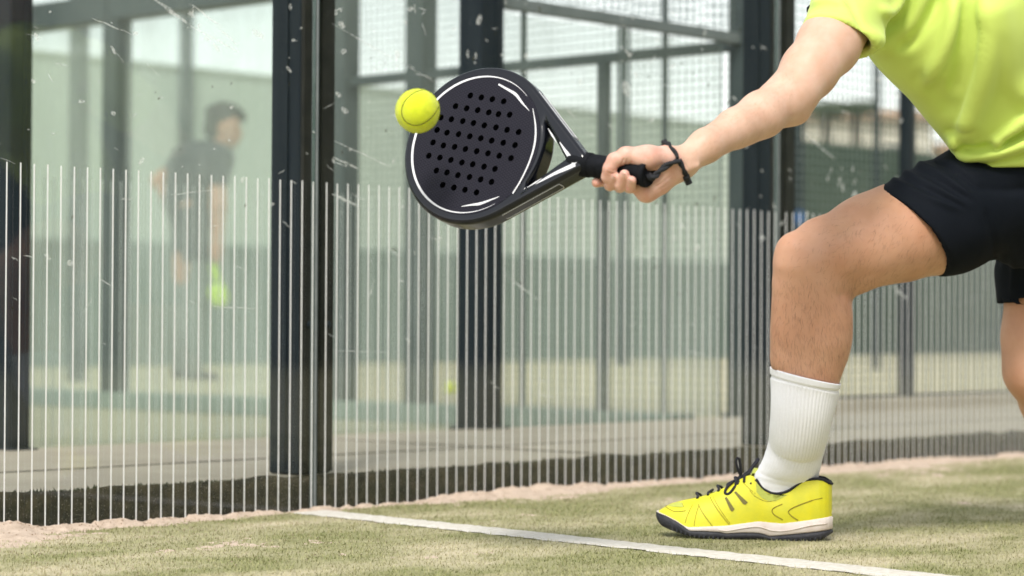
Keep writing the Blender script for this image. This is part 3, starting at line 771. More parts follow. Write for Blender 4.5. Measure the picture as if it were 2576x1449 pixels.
# unseen dark greenery added behind the camera so the glass mirrors less bright sky
M['added_hedge'] = pmat('added_hedge_leaf', (0.03, 0.045, 0.02), (0.06, 0.08, 0.035), scale=2.5, rough=0.9)
hx = np.linspace(-14, 40, 160); hz_ = np.linspace(0, 4.6, 26); V = []
for z in hz_:
    for x in hx: V.append((x, -7.6 - 0.5 * fbm(np.array([x, z, 2.0]), 1.6, 4) - (0.25 if z > 4.4 else 0), z * (1 + 0.10 * fbm(np.array([x, 0.0, 7.0]), 0.9, 3))))
for x in hx: V.append((x, -9.2, 4.4))
nh = len(hx); Fh0 = [(j * nh + i, j * nh + i + 1, (j + 1) * nh + i + 1, (j + 1) * nh + i) for j in range(len(hz_)) for i in range(nh - 1)]
hd = mesh_np('added_hedge', V, Fh0, M['added_hedge'], None, True); tag(hd, 'tall dark greenery added out of view behind the camera to darken glass reflections', 'added_hedge')

# ================================================================== PADEL RACKET
def hex_mat():
    m, nt = new_mat('hex_carbon')
    out = N(nt, 'ShaderNodeOutputMaterial'); b = N(nt, 'ShaderNodeBsdfPrincipled', Roughness=0.5); b.inputs['Specular IOR Level'].default_value = 0.15
    nt.links.new(b.outputs[0], out.inputs[0])
    tc = N(nt, 'ShaderNodeTexCoord'); sep = N(nt, 'ShaderNodeSeparateXYZ'); nt.links.new(tc.outputs['Object'], sep.inputs[0])
    def math_(op, a, b_=None):
        n = N(nt, 'ShaderNodeMath', operation=op)
        for i, v in enumerate((a, b_)):
            if v is None: continue
            if isinstance(v, (int, float)): n.inputs[i].default_value = v
            else: nt.links.new(v, n.inputs[i])
        return n.outputs[0]
    k = 1 / 0.0046
    x = math_('MULTIPLY', sep.outputs[0], k); y = math_('MULTIPLY', sep.outputs[1], k / math.sqrt(3))
    def cell(ox):
        fx = math_('SUBTRACT', math_('FRACT', math_('ADD', x, ox + 100)), 0.5); fy = math_('MULTIPLY', math_('SUBTRACT', math_('FRACT', math_('ADD', y, ox + 100)), 0.5), math.sqrt(3))
        return math_('SQRT', math_('ADD', math_('MULTIPLY', fx, fx), math_('MULTIPLY', fy, fy)))
    d = math_('MINIMUM', cell(0.0), cell(0.5))
    r = N(nt, 'ShaderNodeMapRange'); r.inputs[1].default_value = 0.36; r.inputs[2].default_value = 0.50; nt.links.new(d, r.inputs[0])
    mx = N(nt, 'ShaderNodeMix', data_type='RGBA'); mx.inputs[6].default_value = (0.017, 0.016, 0.026, 1); mx.inputs[7].default_value = (0.004, 0.004, 0.008, 1)
    nt.links.new(r.outputs[0], mx.inputs[0]); nt.links.new(mx.outputs[2], b.inputs['Base Color'])
    bp = N(nt, 'ShaderNodeBump', Strength=0.5, Distance=0.0004); bp.invert = True
    nt.links.new(r.outputs[0], bp.inputs['Height']); nt.links.new(bp.outputs[0], b.inputs['Normal'])
    return m
M['hex'] = hex_mat()
M['gloss'] = pmat('gloss_black', (0.003, 0.004, 0.008), (0.006, 0.007, 0.011), scale=12, rough=0.16, spec=0.35, coat=0.15)
M['decal'] = pmat('white_print', (0.75, 0.75, 0.77), (0.66, 0.66, 0.69), scale=80, rough=0.35)
M['grip'] = pmat('black_grip', (0.005, 0.006, 0.008), (0.009, 0.010, 0.013), scale=90, rough=0.85, spec=0.15, bump=0.5, bscale=700, bdist=0.0006)
M['cord'] = pmat('black_cord', (0.008, 0.009, 0.012), (0.016, 0.017, 0.02), scale=300, rough=0.85, bump=0.8, bscale=900, bdist=0.0008)
RA = np.array([0.833, 0.1585, -0.53]); RA /= np.linalg.norm(RA)
RW = np.array([-0.281, 0.947, -0.159]); RW -= (RW @ RA) * RA; RW /= np.linalg.norm(RW)
RN = -np.cross(RA, RW)
wA_, wW_, wN_ = camvec(RA), camvec(RW), camvec(RN)
HZ = 0.019
R0 = at(1193.6, 363.0, 3.59) - wN_ * HZ
rk = empty('padel_racket')
mw = Matrix.Identity(4)
for i in range(3): mw[i][0], mw[i][1], mw[i][2], mw[i][3] = wW_[i], wA_[i], wN_[i], R0[i]
rk.matrix_world = mw
tag(rk, 'black padel racket with white lines and a perforated face, held in the hand', 'padel racket')
def rworld(w, a, n_): return R0 + w * wW_ + a * wA_ + n_ * wN_
def zl(zx, zy):                      # print positions on the front face, from measured face coordinates
    d = ray((1440 + zx * 0.45558) * 0.67083, (220 + zy * 0.45558) * 0.67083)
    p0 = R0 + wN_ * HZ; p = EYE + d * (((p0 - EYE) @ wN_) / (d @ wN_)) - R0
    return np.array([p @ wW_, p @ wA_])
rows = [[(712, 305), (803, 320), (893, 335), (987, 352)], [(590, 392), (682, 410), (773, 425), (864, 443), (944, 458), (1036, 462)],
        [(470, 485), (556, 500), (650, 515), (738, 530), (828, 550), (923, 567), (1015, 587), (1110, 605)],
        [(438, 588), (520, 610), (615, 622), (708, 640), (798, 657), (888, 675), (983, 693), (1080, 712)],
        [(405, 690), (490, 715), (583, 727), (672, 745), (765, 762), (857, 780), (950, 800), (1047, 820)],
        [(370, 800), (462, 815), (552, 835), (643, 855), (732, 870), (825, 890), (915, 908)],
        [(432, 922), (520, 938), (610, 960), (705, 975), (797, 995), (887, 1015)], [(484, 1040), (577, 1062), (668, 1080), (763, 1102)]]
holes = [zl(*p) for r_ in rows for p in r_]
HR = 0.0051
fd = Field((-0.136, -0.136, -0.0245), (0.136, 0.222, 0.0245), 0.0014)
X, Y, Z = np.meshgrid(*fd.ax, indexing='ij', sparse=True)
r1, r2, hh_ = 0.1275, 0.0180, 0.181
bq = (r1 - r2) / hh_; aq = math.sqrt(1 - bq * bq)
pxx = np.abs(X); kk = -bq * pxx + aq * Y
l0 = np.hypot(pxx, Y)
dO = np.where(kk < 0, l0 - r1, np.where(kk > aq * hh_, np.hypot(pxx, Y - hh_) - r2, pxx * aq + Y * bq - r1))
T1, T2, T3 = np.array([-0.052, 0.112]), np.array([0.052, 0.112]), np.array([0.0, 0.163])
def half(p, q):
    e = q - p; n_ = np.array([e[1], -e[0]]) / np.linalg.norm(e); return (X - p[0]) * n_[0] + (Y - p[1]) * n_[1]
dT = np.maximum(np.maximum(half(T1, T2), half(T2, T3)), half(T3, T1))
dT = np.maximum(dT, 0.1215 - l0)
d2 = np.maximum(dO, -(dT))
rr = 0.0075
qx, qz = d2 + rr, np.abs(Z) - HZ + rr
d3 = np.minimum(np.maximum(qx, qz), 0) + np.hypot(np.maximum(qx, 0), np.maximum(qz, 0)) - rr
for h_ in holes: d3 = np.maximum(d3, HR + 0.0003 - np.hypot(X - h_[0], Y - h_[1]))
fd.d = d3.astype(np.float32)
V, Fc = fd.mesh(1)
mesh_np('frame', V, Fc, M['gloss'], rk)
# face sheet with the drilled holes
def holed_disc(rad, z, flip=False):
    bm = bmesh.new(); ed = []
    def loop(cx, cy, r_, n):
        vs_ = [bm.verts.new((cx + r_ * math.cos(2 * PI * k / n), cy + r_ * math.sin(2 * PI * k / n), z)) for k in range(n)]
        for k in range(n): ed.append(bm.edges.new((vs_[k], vs_[(k + 1) % n])))
    loop(0, 0, rad, 96)
    for h_ in holes: loop(h_[0], h_[1], HR, 18)
    bmesh.ops.triangle_fill(bm, use_beauty=True, use_dissolve=False, edges=ed)
    bm.normal_update(); up = -1 if flip else 1
    for f in bm.faces:
        if f.normal.z * up < 0: f.normal_flip()
    me = bpy.data.meshes.new('face'); bm.to_mesh(me); bm.free(); me.materials.append(M['hex'])
    return link(bpy.data.objects.new('face', me), rk)
holed_disc(0.1135, HZ + 0.0006); holed_disc(0.1135, -HZ - 0.0006, True)
def print_stroke(name, pts, widths, z=HZ + 0.0011):
    pts = np.array(smooth_curve(pts, 8)); n = len(pts); ws = np.interp(np.linspace(0, 1, n), np.linspace(0, 1, len(widths)), widths)
    t = np.gradient(pts, axis=0); t /= np.linalg.norm(t, axis=1)[:, None]; nn = np.stack([-t[:, 1], t[:, 0]], 1)
    a, b = pts + nn * ws[:, None] / 2, pts - nn * ws[:, None] / 2
    V = [(p[0], p[1], z) for p in a] + [(p[0], p[1], z) for p in b]
    return mesh_np(name, V, [(i, n + i, n + i + 1, i + 1) for i in range(n - 1)], M['decal'], rk, False, True)
u_ = 1 / 5359.0
th = np.linspace(math.radians(38), math.radians(-218), 40)
print_stroke('rim_line', [np.array([0.1105 * math.cos(t), 0.1105 * math.sin(t)]) for t in th], [2 * u_, 10 * u_, 20 * u_, 22 * u_, 22 * u_, 20 * u_, 10 * u_, 2 * u_])
print_stroke('face_line', [zl(*p) for p in ((1228, 410), (1250, 560), (1243, 700), (1200, 850), (1130, 1000), (1062, 1112))], [4 * u_, 14 * u_, 17 * u_, 14 * u_, 12 * u_, 13 * u_])
print_stroke('face_line', [zl(*p) for p in ((945, 212), (1015, 252), (1085, 295), (1140, 365), (1200, 432))], [14 * u_, 18 * u_, 24 * u_, 16 * u_, 2 * u_])
print_stroke('face_line', [zl(*p) for p in ((640, 1218), (720, 1205), (790, 1196), (870, 1168), (950, 1137))], [4 * u_, 14 * u_, 24 * u_, 14 * u_, 4 * u_])
print_stroke('throat_line', [zl(*p) for p in ((1352, 575), (1385, 630), (1422, 692))], [4 * u_, 14 * u_, 3 * u_], HZ + 0.0006)
print_stroke('throat_line', [zl(*p) for p in ((1448, 688), (1505, 775), (1552, 838), (1575, 868))], [6 * u_, 26 * u_, 34 * u_, 36 * u_], HZ + 0.0006)
print_stroke('throat_line', [zl(*p) for p in ((1575, 872), (1500, 905), (1400, 950), (1300, 1005), (1250, 1035))], [36 * u_, 34 * u_, 26 * u_, 14 * u_, 3 * u_], HZ + 0.0008)
print_stroke('throat_line', [zl(*p) for p in ((1300, 985), (1240, 1025), (1180, 1062))], [3 * u_, 12 * u_, 3 * u_], HZ + 0.0007)
# thin line along the frame's side, both arms
for sgn in (-1, 1):
    pts = []
    for t in np.linspace(0.05, 0.93, 22):
        a = 0.075 + t * 0.092; w = (r1 - bq * a) / aq
        pts.append((sgn * (w + 0.0004), a, 0.0085)); 
    back = [(p[0], p[1], -0.0085) for p in reversed(pts)]
    loop = pts + [((pts[-1][0]), pts[-1][1] + 0.003, 0.0)] + back + [(pts[0][0], pts[0][1] - 0.004, 0)]
    m_ = MB(); m_.tube(loop + [loop[0]], 0.00055, 5, cap=False); m_.build('side_line', M['decal'], rk, True)
# grip, collar, butt
AB = 0.298
def lathe_y(prof, n=28, sq=0.06):
    rings = []
    for r_, a in prof:
        rings.append([(r_ * (1 + sq * math.cos(4 * t) * 0.5) * math.cos(t), a, 1.06 * r_ * (1 + sq * math.cos(4 * t) * 0.5) * math.sin(t)) for t in np.linspace(0, 2 * PI, n, endpoint=False)])
    return MB().rings(rings, cap0=True, cap1=True)
prof = []
for a in np.linspace(0.192, AB - 0.004, 90):
    prof.append((0.0170 + 0.0006 * (((a - 0.2) / 0.017) % 1.0) + (0.0030 * max(0, (a - (AB - 0.018)) / 0.018) ** 1.5), a))
lathe_y(prof).build('grip', M['grip'], rk, True)
lathe_y([(0.0170, 0.1665), (0.0186, 0.1685), (0.0192, 0.175), (0.0190, 0.184), (0.0184, 0.1865), (0.0184, 0.200), (0.0174, 0.2015)]).build('collar', M['grip'], rk, True)
lathe_y([(0.0198, AB - 0.006), (0.0203, AB - 0.002), (0.0195, AB + 0.0016), (0.0175, AB + 0.0028), (0.0166, AB + 0.0016), (0.006, AB + 0.001), (0.0052, AB + 0.0028), (0.003, AB + 0.0028)]).build('butt_cap', M['grip'], rk, True)
BUTT = rworld(0, AB, 0)
DB = float((BUTT - EYE) @ c_f)
# ================================================================== TENNIS BALL
M['felt'] = pmat('yellow_felt', (0.74, 0.80, 0.02), (0.62, 0.70, 0.012), scale=90, detail=6, rough=0.95, bump=0.9, bscale=900, bdist=0.0012, sheen=0.4)
M['seam'] = pmat('olive_seam', (0.12, 0.13, 0.02), rough=0.9)
def ball(name, c, R, label, seam_rot, fuzz=14000):
    r = empty(name, c)
    bm = bmesh.new(); bmesh.ops.create_icosphere(bm, subdivisions=5, radius=R)
    V = np.array([v.co for v in bm.verts]); 
    def seamp(t):
        a_, b_ = 0.75 * R, 0.25 * R
        return np.array([a_ * math.cos(t) + b_ * math.cos(3 * t), a_ * math.sin(t) - b_ * math.sin(3 * t), 2 * math.sqrt(a_ * b_) * math.sin(2 * t)])
    sp = np.array([seamp(t) for t in np.linspace(0, 2 * PI, 240, endpoint=False)]) @ seam_rot.T
    dm = np.min(np.linalg.norm(V[:, None] - sp[None], axis=2), axis=1)
    dsp = 0.0004 * fbm(V, 500, 3) - 0.0009 * np.exp(-(dm / 0.0018) ** 2)
    V = V * (1 + dsp / R)[:, None]
    for v, p in zip(bm.verts, V): v.co = p
    me = bpy.data.meshes.new('felt'); bm.to_mesh(me); bm.free(); me.materials.append(M['felt'])
    me.polygons.foreach_set('use_smooth', [True] * len(me.polygons)); link(bpy.data.objects.new('felt', me), r)
    s_ = MB(); s_.tube([p * (1 - 0.0006 / R) for p in sp] + [sp[0] * (1 - 0.0006 / R)], 0.0008, 6, cap=False); s_.build('seam', M['seam'], r, True)
    if fuzz:
        d = rng.standard_normal((fuzz, 3)); d /= np.linalg.norm(d, axis=1)[:, None]
        t = np.cross(d, rng.standard_normal((fuzz, 3))); t /= np.linalg.norm(t, axis=1)[:, None]
        tri = np.stack([d * R * .997 - t * .00013, d * R * .997 + t * .00013, d * (R + 0.0006 + 0.0017 * rng.random((fuzz, 1))) + np.cross(t, d) * 0.001 * (rng.random((fuzz, 1)) - .5)], 1)
        f_ = mesh_np('fuzz', tri.reshape(-1, 3), np.arange(3 * fuzz).reshape(-1, 3), M['felt'], r, False); f_['kind'] = 'stuff'
    tag(r, label, 'tennis ball'); return r
Lw = camvec((0.16, -0.12, -1.0)); Lw /= np.linalg.norm(Lw); Zw = camvec((-0.74, 0.67, 0.0)); Zw -= (Zw @ Lw) * Lw; Zw /= np.linalg.norm(Zw); Tw = np.cross(Lw, Zw)
q2 = math.sqrt(0.5); Eb = np.array([[q2, q2, 0], [0, 0, 1], [q2, -q2, 0]])
rot = np.stack([Lw, Zw, Tw], 1) @ Eb
ball('tennis_ball', at(1050.5, 279, 3.50), px(55.0, 3.50), 'bright yellow tennis ball in the air at the edge of the racket', rot)
pb = on_z(1133, 992, 0.0)
ball('tennis_ball', (pb[0], pb[1], 0.033), 0.033, 'blurred yellow ball lying on the next court\'s floor', np.eye(3), 0)

# ================================================================== PERSON
M['skin_arm'] = pmat('lit_skin', (0.60, 0.37, 0.265), (0.68, 0.45, 0.34), scale=22, detail=5, rough=0.5, bump=0.15, bscale=700, bdist=0.0006, sss=0.25, spec=0.35)  # paler than the leg: brighter light on the arm put into the colour
M['skin_hand'] = pmat('rosy_skin', (0.64, 0.34, 0.265), (0.72, 0.46, 0.37), scale=45, detail=5, rough=0.5, bump=0.2, bscale=500, bdist=0.0008, sss=0.25, spec=0.35)
M['skin_leg'] = pmat('tan_skin', (0.53, 0.275, 0.17), (0.62, 0.35, 0.235), scale=11, detail=6, rough=0.5, bump=0.25, bscale=500, bdist=0.0008, sss=0.2, spec=0.35)
M['hair'] = pmat('dark_hair', (0.02, 0.014, 0.01), (0.035, 0.025, 0.018), scale=60, rough=0.6)
M['leg_hair'] = pmat('leg_hair', (0.09, 0.045, 0.025), rough=0.6)
M['arm_hair'] = pmat('arm_hair', (0.16, 0.08, 0.04), rough=0.6)
M['nail'] = pmat('nail', (0.72, 0.44, 0.38), rough=0.3, spec=0.5)
def shirt_mat():
    m = pmat('lime_jersey', (0.60, 0.74, 0.15), (0.57, 0.71, 0.14), scale=4, detail=4, rough=0.7, bump=0.12, bscale=1500, bdist=0.0004, sheen=0.15)
    return m
M['shirt'] = shirt_mat()
M['shorts'] = pmat('navy_shorts', (0.0035, 0.0055, 0.0095), (0.006, 0.008, 0.013), scale=9, rough=0.8, spec=0.12, bump=0.1, bscale=1200, bdist=0.0004)
M['sock'] = pmat('white_sock', (0.88, 0.88, 0.92), (0.85, 0.85, 0.89), scale=200, rough=0.9, bump=0.3, bscale=1500, bdist=0.0005)
foot0 = on_z(2060, 1366, 0.0)
per = empty('person', (foot0[0], foot0[1], 0.0))
tag(per, 'person in lime shirt and black shorts lunging forward to reach the ball', 'person')
bpy.context.view_layer.update()
def worn(o):
    o.parent = per; o.matrix_parent_inverse = per.matrix_world.inverted(); return o
def bounds(lst, m):
    P = np.array([p for p, r_ in lst]); R_ = np.array([r_ for p, r_ in lst])[:, None]
    return (P - R_ - m).min(0), (P + R_ + m).max(0)
# ---- right arm and hand
Ah = wA_; Ch = camvec((0, 0, -1.0)); Ch = Ch - (Ch @ Ah) * Ah; Ch /= np.linalg.norm(Ch); Dh = np.cross(Ah, Ch)
if Dh @ c_u > 0: Dh = -Dh
def hp(t, al, R_): al = math.radians(al); return BUTT - t * Ah + R_ * (math.cos(al) * Ch + math.sin(al) * Dh)
def hz(zx, zy, dep): return at(1395.3 + zx * 0.14813, 322.0 + zy * 0.14813, dep)
wr = (hz(2150, 600, DB + 0.036), 0.0208)
arm = [wr, B(1775, 367, DB + 0.055, 41), B(1850, 323, 3.555, 48.5), B(1915, 286, 3.60, 55), B(1966, 258, 3.635, 57), B(1998, 230, 3.65, 60), B(2035, 178, 3.68, 69), B(2085, 112, 3.72, 77), B(2158, 14, 3.81, 68), B(2195, -40, 3.87, 58)]
lo, hi = bounds(arm + [(hz(700, 1010, DB + .06), .02), (hz(1200, 1230, DB - .03), .02), (hz(1200, 1230, DB + .08), .02)], 0.02)
fa = Field(lo, hi, 0.0016)
fa.chain(arm[:5], 0.012); fa.chain(arm[4:], 0.016)
fa.cone(*B(2006, 287, 3.645, 21), *B(2000, 268, 3.645, 30), k=0.022)            # point of the elbow
fa.cone(*B(1925, 300, 3.60, 36), *B(1880, 322, 3.575, 32), k=0.02)
fa.chain([(p + (-c_f) * r_ * 0.97 + c_u * o_, 0.0014) for (p, r_), o_ in zip(arm[1:4], (0.004, 0.008, 0.006))], 0.006)
palm_k = 0.010
th_c, th_m = (hz(1930, 515, DB + 0.022), 0.0172), (hz(1255, 465, DB + 0.004), 0.0122)
thn = (hz(1580, 505, DB + 0.002), 0.0166)
fa.chain([wr, th_c, thn, th_m], 0.012)
hyp = [(hz(2000, 720, DB + 0.034), 0.0178), (hz(1760, 910, DB + 0.034), 0.0182), (hz(1560, 1070, DB + 0.030), 0.0150), (hp(0.020, 140, 0.0285), 0.0112)]
fa.chain([wr] + hyp, 0.012)
mcp = {'pinky': (hp(0.020, 145, 0.0285), 0.0105), 'ring': (hp(0.038, 165, 0.030), 0.0112), 'middle': (hp(0.057, 180, 0.031), 0.0115), 'index': (hp(0.068, 200, 0.031), 0.0112)}
for k_, v in mcp.items(): fa.cone(hz(1850, 680, DB + 0.045), 0.019, *v, k=0.012)
fa.cone(*mcp['pinky'], *mcp['index'], k=0.008)
fk = 0.0022
fingers = {
 'pinky': [mcp['pinky'], (hp(0.0325, 116, 0.0262), 0.0082), (hp(0.0190, 70, 0.0250), 0.0076), (hp(0.0130, 36, 0.0242), 0.0069)],
 'ring': [mcp['ring'], (hp(0.0500, 120, 0.0275), 0.0092), (hp(0.0345, 62, 0.0262), 0.0086), (hp(0.0245, 18, 0.0250), 0.0078)],
 'middle': [mcp['middle'], (hp(0.0685, 124, 0.0280), 0.0094), (hp(0.0530, 66, 0.0265), 0.0088), (hp(0.0420, 30, 0.0250), 0.0080)],
 'index': [mcp['index'], (hp(0.078, 165, 0.0285), 0.0092), (hp(0.0850, 132, 0.0262), 0.0085), (hp(0.0850, 100, 0.0240), 0.0078)]}
for nm, ch in fingers.items():
    sub = Field(lo, hi, 0.0016) if False else fa
    fa.chain(ch, fk)
thumb = [th_m, (hp(0.0450, 338, 0.0290), 0.0104), (hp(0.0490, 4, 0.0282), 0.0096), (hp(0.0545, 34, 0.0272), 0.0086)]
fa.chain(thumb, 0.004)
fa.cone(hz(1170, 405, DB + 0.0), 0.0062, hz(1200, 430, DB + 0.0), 0.008, k=0.008)      # thumb knuckle
fa.cone(hz(2230, 690, DB + 0.016), 0.0035, hz(2420, 640, DB + 0.022), 0.002, k=0.008)    # wrist tendon
fa.cone(hz(1180, 560, DB - 0.016), 0.0012, hz(1150, 640, DB - 0.018), 0.0012, k=0.003, sub=True)
fa.cone(hz(1235, 560, DB - 0.016), 0.0010, hz(1210, 640, DB - 0.018), 0.0010, k=0.003, sub=True)
fa.cone(hz(1740, 1010, DB + 0.010), 0.0010, hz(1960, 830, DB + 0.010), 0.0010, k=0.004, sub=True)
Va, Fa = fa.mesh(2)
far_ = ((Va - wr[0]) @ ((arm[2][0] - wr[0]) / np.linalg.norm(arm[2][0] - wr[0])) > 0.01)[:, None]
for _ in range(14): Va = np.where(far_, relaxed(Va, Fa), Va)
zv = lambda pl: [(1395.3 + x * 0.14813, 322.0 + y * 0.14813) for x, y in pl]
fh1 = folds(proj(Va), [(zv(p), -a_, 2.2, 2.2) for p, a_ in (([(1180, 510), (1150, 590), (1110, 670)], 0.0014), ([(1240, 520), (1215, 590), (1195, 650)], 0.0012), ([(1300, 560), (1285, 610), (1270, 660)], 0.0008),
    ([(1690, 1000), (1830, 930), (1980, 800)], 0.0012), ([(1760, 1050), (1850, 1000), (1900, 950)], 0.0008), ([(2040, 640), (2090, 700), (2130, 790)], 0.0010), ([(2150, 560), (2230, 640), (2260, 700)], 0.0008), ([(1500, 1170), (1530, 1200), (1560, 1235)], 0.0010),
    ([(1090, 1020), (1170, 1035), (1250, 1010)], 0.0009), ([(1080, 1110), (1160, 1130), (1240, 1110)], 0.0008), ([(1240, 1090), (1310, 1105), (1380, 1075)], 0.0009), ([(920, 1030), (1000, 1045), (1080, 1020)], 0.0009),
    ([(885, 740), (960, 770), (1050, 770)], 0.0010), ([(890, 690), (960, 715), (1040, 710)], 0.0007), ([(1690, 700), (1760, 660), (1850, 640)], 0.0008))])
near_ = np.clip(-(vnormals(Va, Fa) @ c_f) * 3, 0, 1)
Va = Va + (fh1 * near_)[:, None] * vnormals(Va, Fa)
dist_w = (Va - wr[0]) @ ((arm[2][0] - wr[0]) / np.linalg.norm(arm[2][0] - wr[0]))
hand_face = (dist_w[Fa[:, 0]] < -0.012)
# ---- right leg
leg = [B(2500, 525, 4.12, 100), B(2350, 568, 4.08, 118), B(2260, 585, 4.045, 120), B(2190, 604, 4.02, 112), B(2075, 640, 3.985, 89), B(2030, 662, 3.97, 74)]
shin = [B(2030, 662, 3.97, 72), B(2038, 725, 3.985, 80), B(2041, 790, 4.0, 88), B(2041, 850, 4.01, 90), B(2032, 925, 4.02, 80), B(2016, 1040, 4.05, 63), B(2002, 1125, 4.078, 44), B(1992, 1200, 4.105, 27)]
YAW = math.radians(14)
toe = -yaw_r * math.cos(YAW) + yaw_f * math.sin(YAW); lat = np.cross([0, 0, 1], toe)
heel = on_z(2098, 1363, 0.0) + yaw_f * 0.028
fpt = lambda u, z: heel + toe * u + np.array([0, 0, z])
foot = [(fpt(0.05, 0.045), 0.015), (fpt(0.10, 0.045), 0.015), (fpt(0.17, 0.040), 0.018), (fpt(0.24, 0.032), 0.012)]
lo, hi = bounds(leg + shin + foot, 0.02)
fl = Field(lo, hi, 0.0032)
fl.chain(leg, 0.02); fl.chain(shin, 0.02); fl.chain(foot, 0.015); fl.cone(*shin[-1], *foot[1], k=0.01)
fl.cone(*B(1993, 628, 3.95, 33), *B(1988, 665, 3.95, 31), k=0.03)       # kneecap
fl.cone(*B(1980, 725, 3.965, 28), *B(1976, 900, 4.0, 28), k=0.03)        # shin bone
fl.cone(*B(2078, 790, 4.0, 52), *B(2074, 870, 4.02, 50), k=0.03)         # calf
fl.cone(*B(2075, 712, 3.99, 36), *B(2140, 690, 4.01, 50), k=0.03)        # hamstring tendon
fl.cone(*B(2125, 745, 3.95, 5), *B(2085, 722, 3.91, 3), k=0.012, sub=True)  # crease behind the knee
Vl, Fl = fl.mesh(2)
Pq = proj(Vl); cuff_y = 922 + (Pq[:, 0] - 1942) * 0.22      # the leg is a little slimmer under the sock
Vl = Vl - vnormals(Vl, Fl) * (0.0055 * np.clip((Pq[:, 1] - cuff_y - 6) / 22, 0, 1))[:, None]
# ---- the rest of the body (mostly under clothes or out of the picture)
rest = []
def seg(lst): rest.append(lst)
pel = B(2590, 470, 4.12, 150)
seg([B(2595, 480, 4.15, 120), B(2590, 380, 4.10, 145), B(2500, 190, 4.05, 170), B(2410, 20, 4.0, 190), B(2395, -80, 3.99, 150)])
seg([B(2395, -80, 3.99, 150), B(2215, -55, 3.92, 50)]); seg([B(2400, -80, 3.99, 150), B(2640, -95, 4.1, 90)])
seg([B(2400, -120, 3.98, 80), B(2360, -230, 3.94, 72)])
seg([B(2350, -310, 3.92, 108), B(2335, -380, 3.92, 118), B(2345, -440, 3.92, 108)])           # skull
seg([B(2325, -270, 3.88, 62), B(2310, -300, 3.86, 60)])                                         # jaw
seg([B(2275, -330, 3.80, 14), B(2278, -360, 3.815, 9)])                                        # nose
seg([B(2640, -95, 4.1, 88), B(2790, 90, 4.25, 70), B(2850, 175, 4.3, 58), B(2935, 80, 4.2, 52), B(3010, -5, 4.1, 38), B(3050, -45, 4.07, 36)])   # left arm
for k_, (dx, dy) in enumerate(((30, -60), (55, -50), (70, -30), (72, -8))): seg([B(3050, -45, 4.07, 26), B(3050 + dx, -45 + dy, 4.06, 13), B(3050 + dx * 1.5, -45 + dy * 1.1 + 12, 4.04, 11)])
seg([B(3030, -40, 4.05, 20), B(3010, -85, 4.02, 15), B(3005, -115, 4.0, 12)])
seg([B(2660, 530, 4.22, 118), B(2632, 680, 4.26, 104), B(2612, 850, 4.27, 88), B(2608, 930, 4.27, 80), B(2650, 1010, 4.33, 78), B(2710, 1090, 4.40, 80), B(2790, 1200, 4.46, 52), B(2830, 1270, 4.49, 48), B(2835, 1300, 4.49, 42)])
seg([B(2600, 480, 4.13, 115), B(2520, 515, 4.12, 95)]); seg([B(2600, 480, 4.14, 115), B(2660, 530, 4.2, 105)])
lo, hi = bounds([q for l in rest for q in l], 0.03)
fr_ = Field(lo, hi, 0.0065)
for i, l in enumerate(rest): fr_.chain(l, 0.02, c_f if i in (0, 1, 2, 9, 10) else None, 0.5 if i < 3 else 0.75)
fr_.cone(*B(2440, -350, 3.94, 22), *B(2445, -325, 3.94, 15), k=0.01); fr_.cone(*B(2255, -350, 3.96, 16), *B(2258, -325, 3.96, 12), k=0.01)
for ex in (2300, 2350): fr_.cone(*B(ex - 15, -362, 3.80, 14), *B(ex - 12, -362, 3.80, 14), k=0.012, sub=True)
Vr, Fr = fr_.mesh(3)
V = np.concatenate([Va, Vl, Vr]); Fb = np.concatenate([Fa, Fl + len(Va), Fr + len(Va) + len(Vl)])
body = worn(mesh_np('body', V, Fb, [M['skin_arm'], M['skin_hand'], M['skin_leg']]))
mi = np.concatenate([np.where(hand_face, 1, 0), np.full(len(Fl), 2), np.where(proj(Vr[Fr[:, 0]])[:, 1] > 380, 2, 0)]).astype(np.int32)
body.data.polygons.foreach_set('material_index', mi)
body['label'] = 'bare forearm, hand and legs'
for ex in (2297, 2345):
    c = at(ex - 14, -362, 3.825); bm = bmesh.new(); bmesh.ops.create_uvsphere(bm, u_segments=12, v_segments=8, radius=0.011)
    me = bpy.data.meshes.new('eye'); bm.to_mesh(me); bm.free(); me.materials.append(M['sock']); o = link(bpy.data.objects.new('eye', me)); o.location = c; worn(o)
fh = Field(*bounds([B(2345, -420, 3.95, 140)], 0.03), 0.006)
fh.chain([B(2350, -415, 3.95, 112), B(2380, -370, 4.0, 100)], 0.02); fh.cone(*B(2310, -460, 3.9, 60), *B(2380, -480, 3.95, 60), k=0.03)
Vh, Fh = fh.mesh(1); Vh = Vh + 0.006 * (fbm(Vh, 60, 3))[:, None] * vnormals(Vh, Fh)
hr = worn(mesh_np('hair', Vh, Fh, M['hair']))
# nails
for nm in ('pinky', 'ring', 'middle'):
    a, b = fingers[nm][2], fingers[nm][3]
    ax = (b[0] - a[0]) / np.linalg.norm(b[0] - a[0]); outw = b[0] - (BUTT - ((BUTT - b[0]) @ Ah) * Ah); outw /= np.linalg.norm(outw)
    sd_ = np.cross(ax, outw); c = b[0] + outw * (b[1] * 0.86) + ax * 0.001
    pts, fs = [], []
    for i in range(5):
        for j in range(5):
            s_, t_ = (j - 2) / 2, (i - 2) / 2
            pts.append(c + sd_ * s_ * 0.0042 + ax * t_ * 0.0052 * (1 - 0.25 * s_ * s_) + outw * (0.0011 - 0.0018 * s_ * s_ - 0.0006 * t_ * t_))
    for i in range(4):
        for j in range(4): fs.append((i * 5 + j, i * 5 + j + 1, i * 5 + j + 6, i * 5 + j + 5))
    worn(mesh_np('nail', pts, fs, M['nail'], None, True, False))
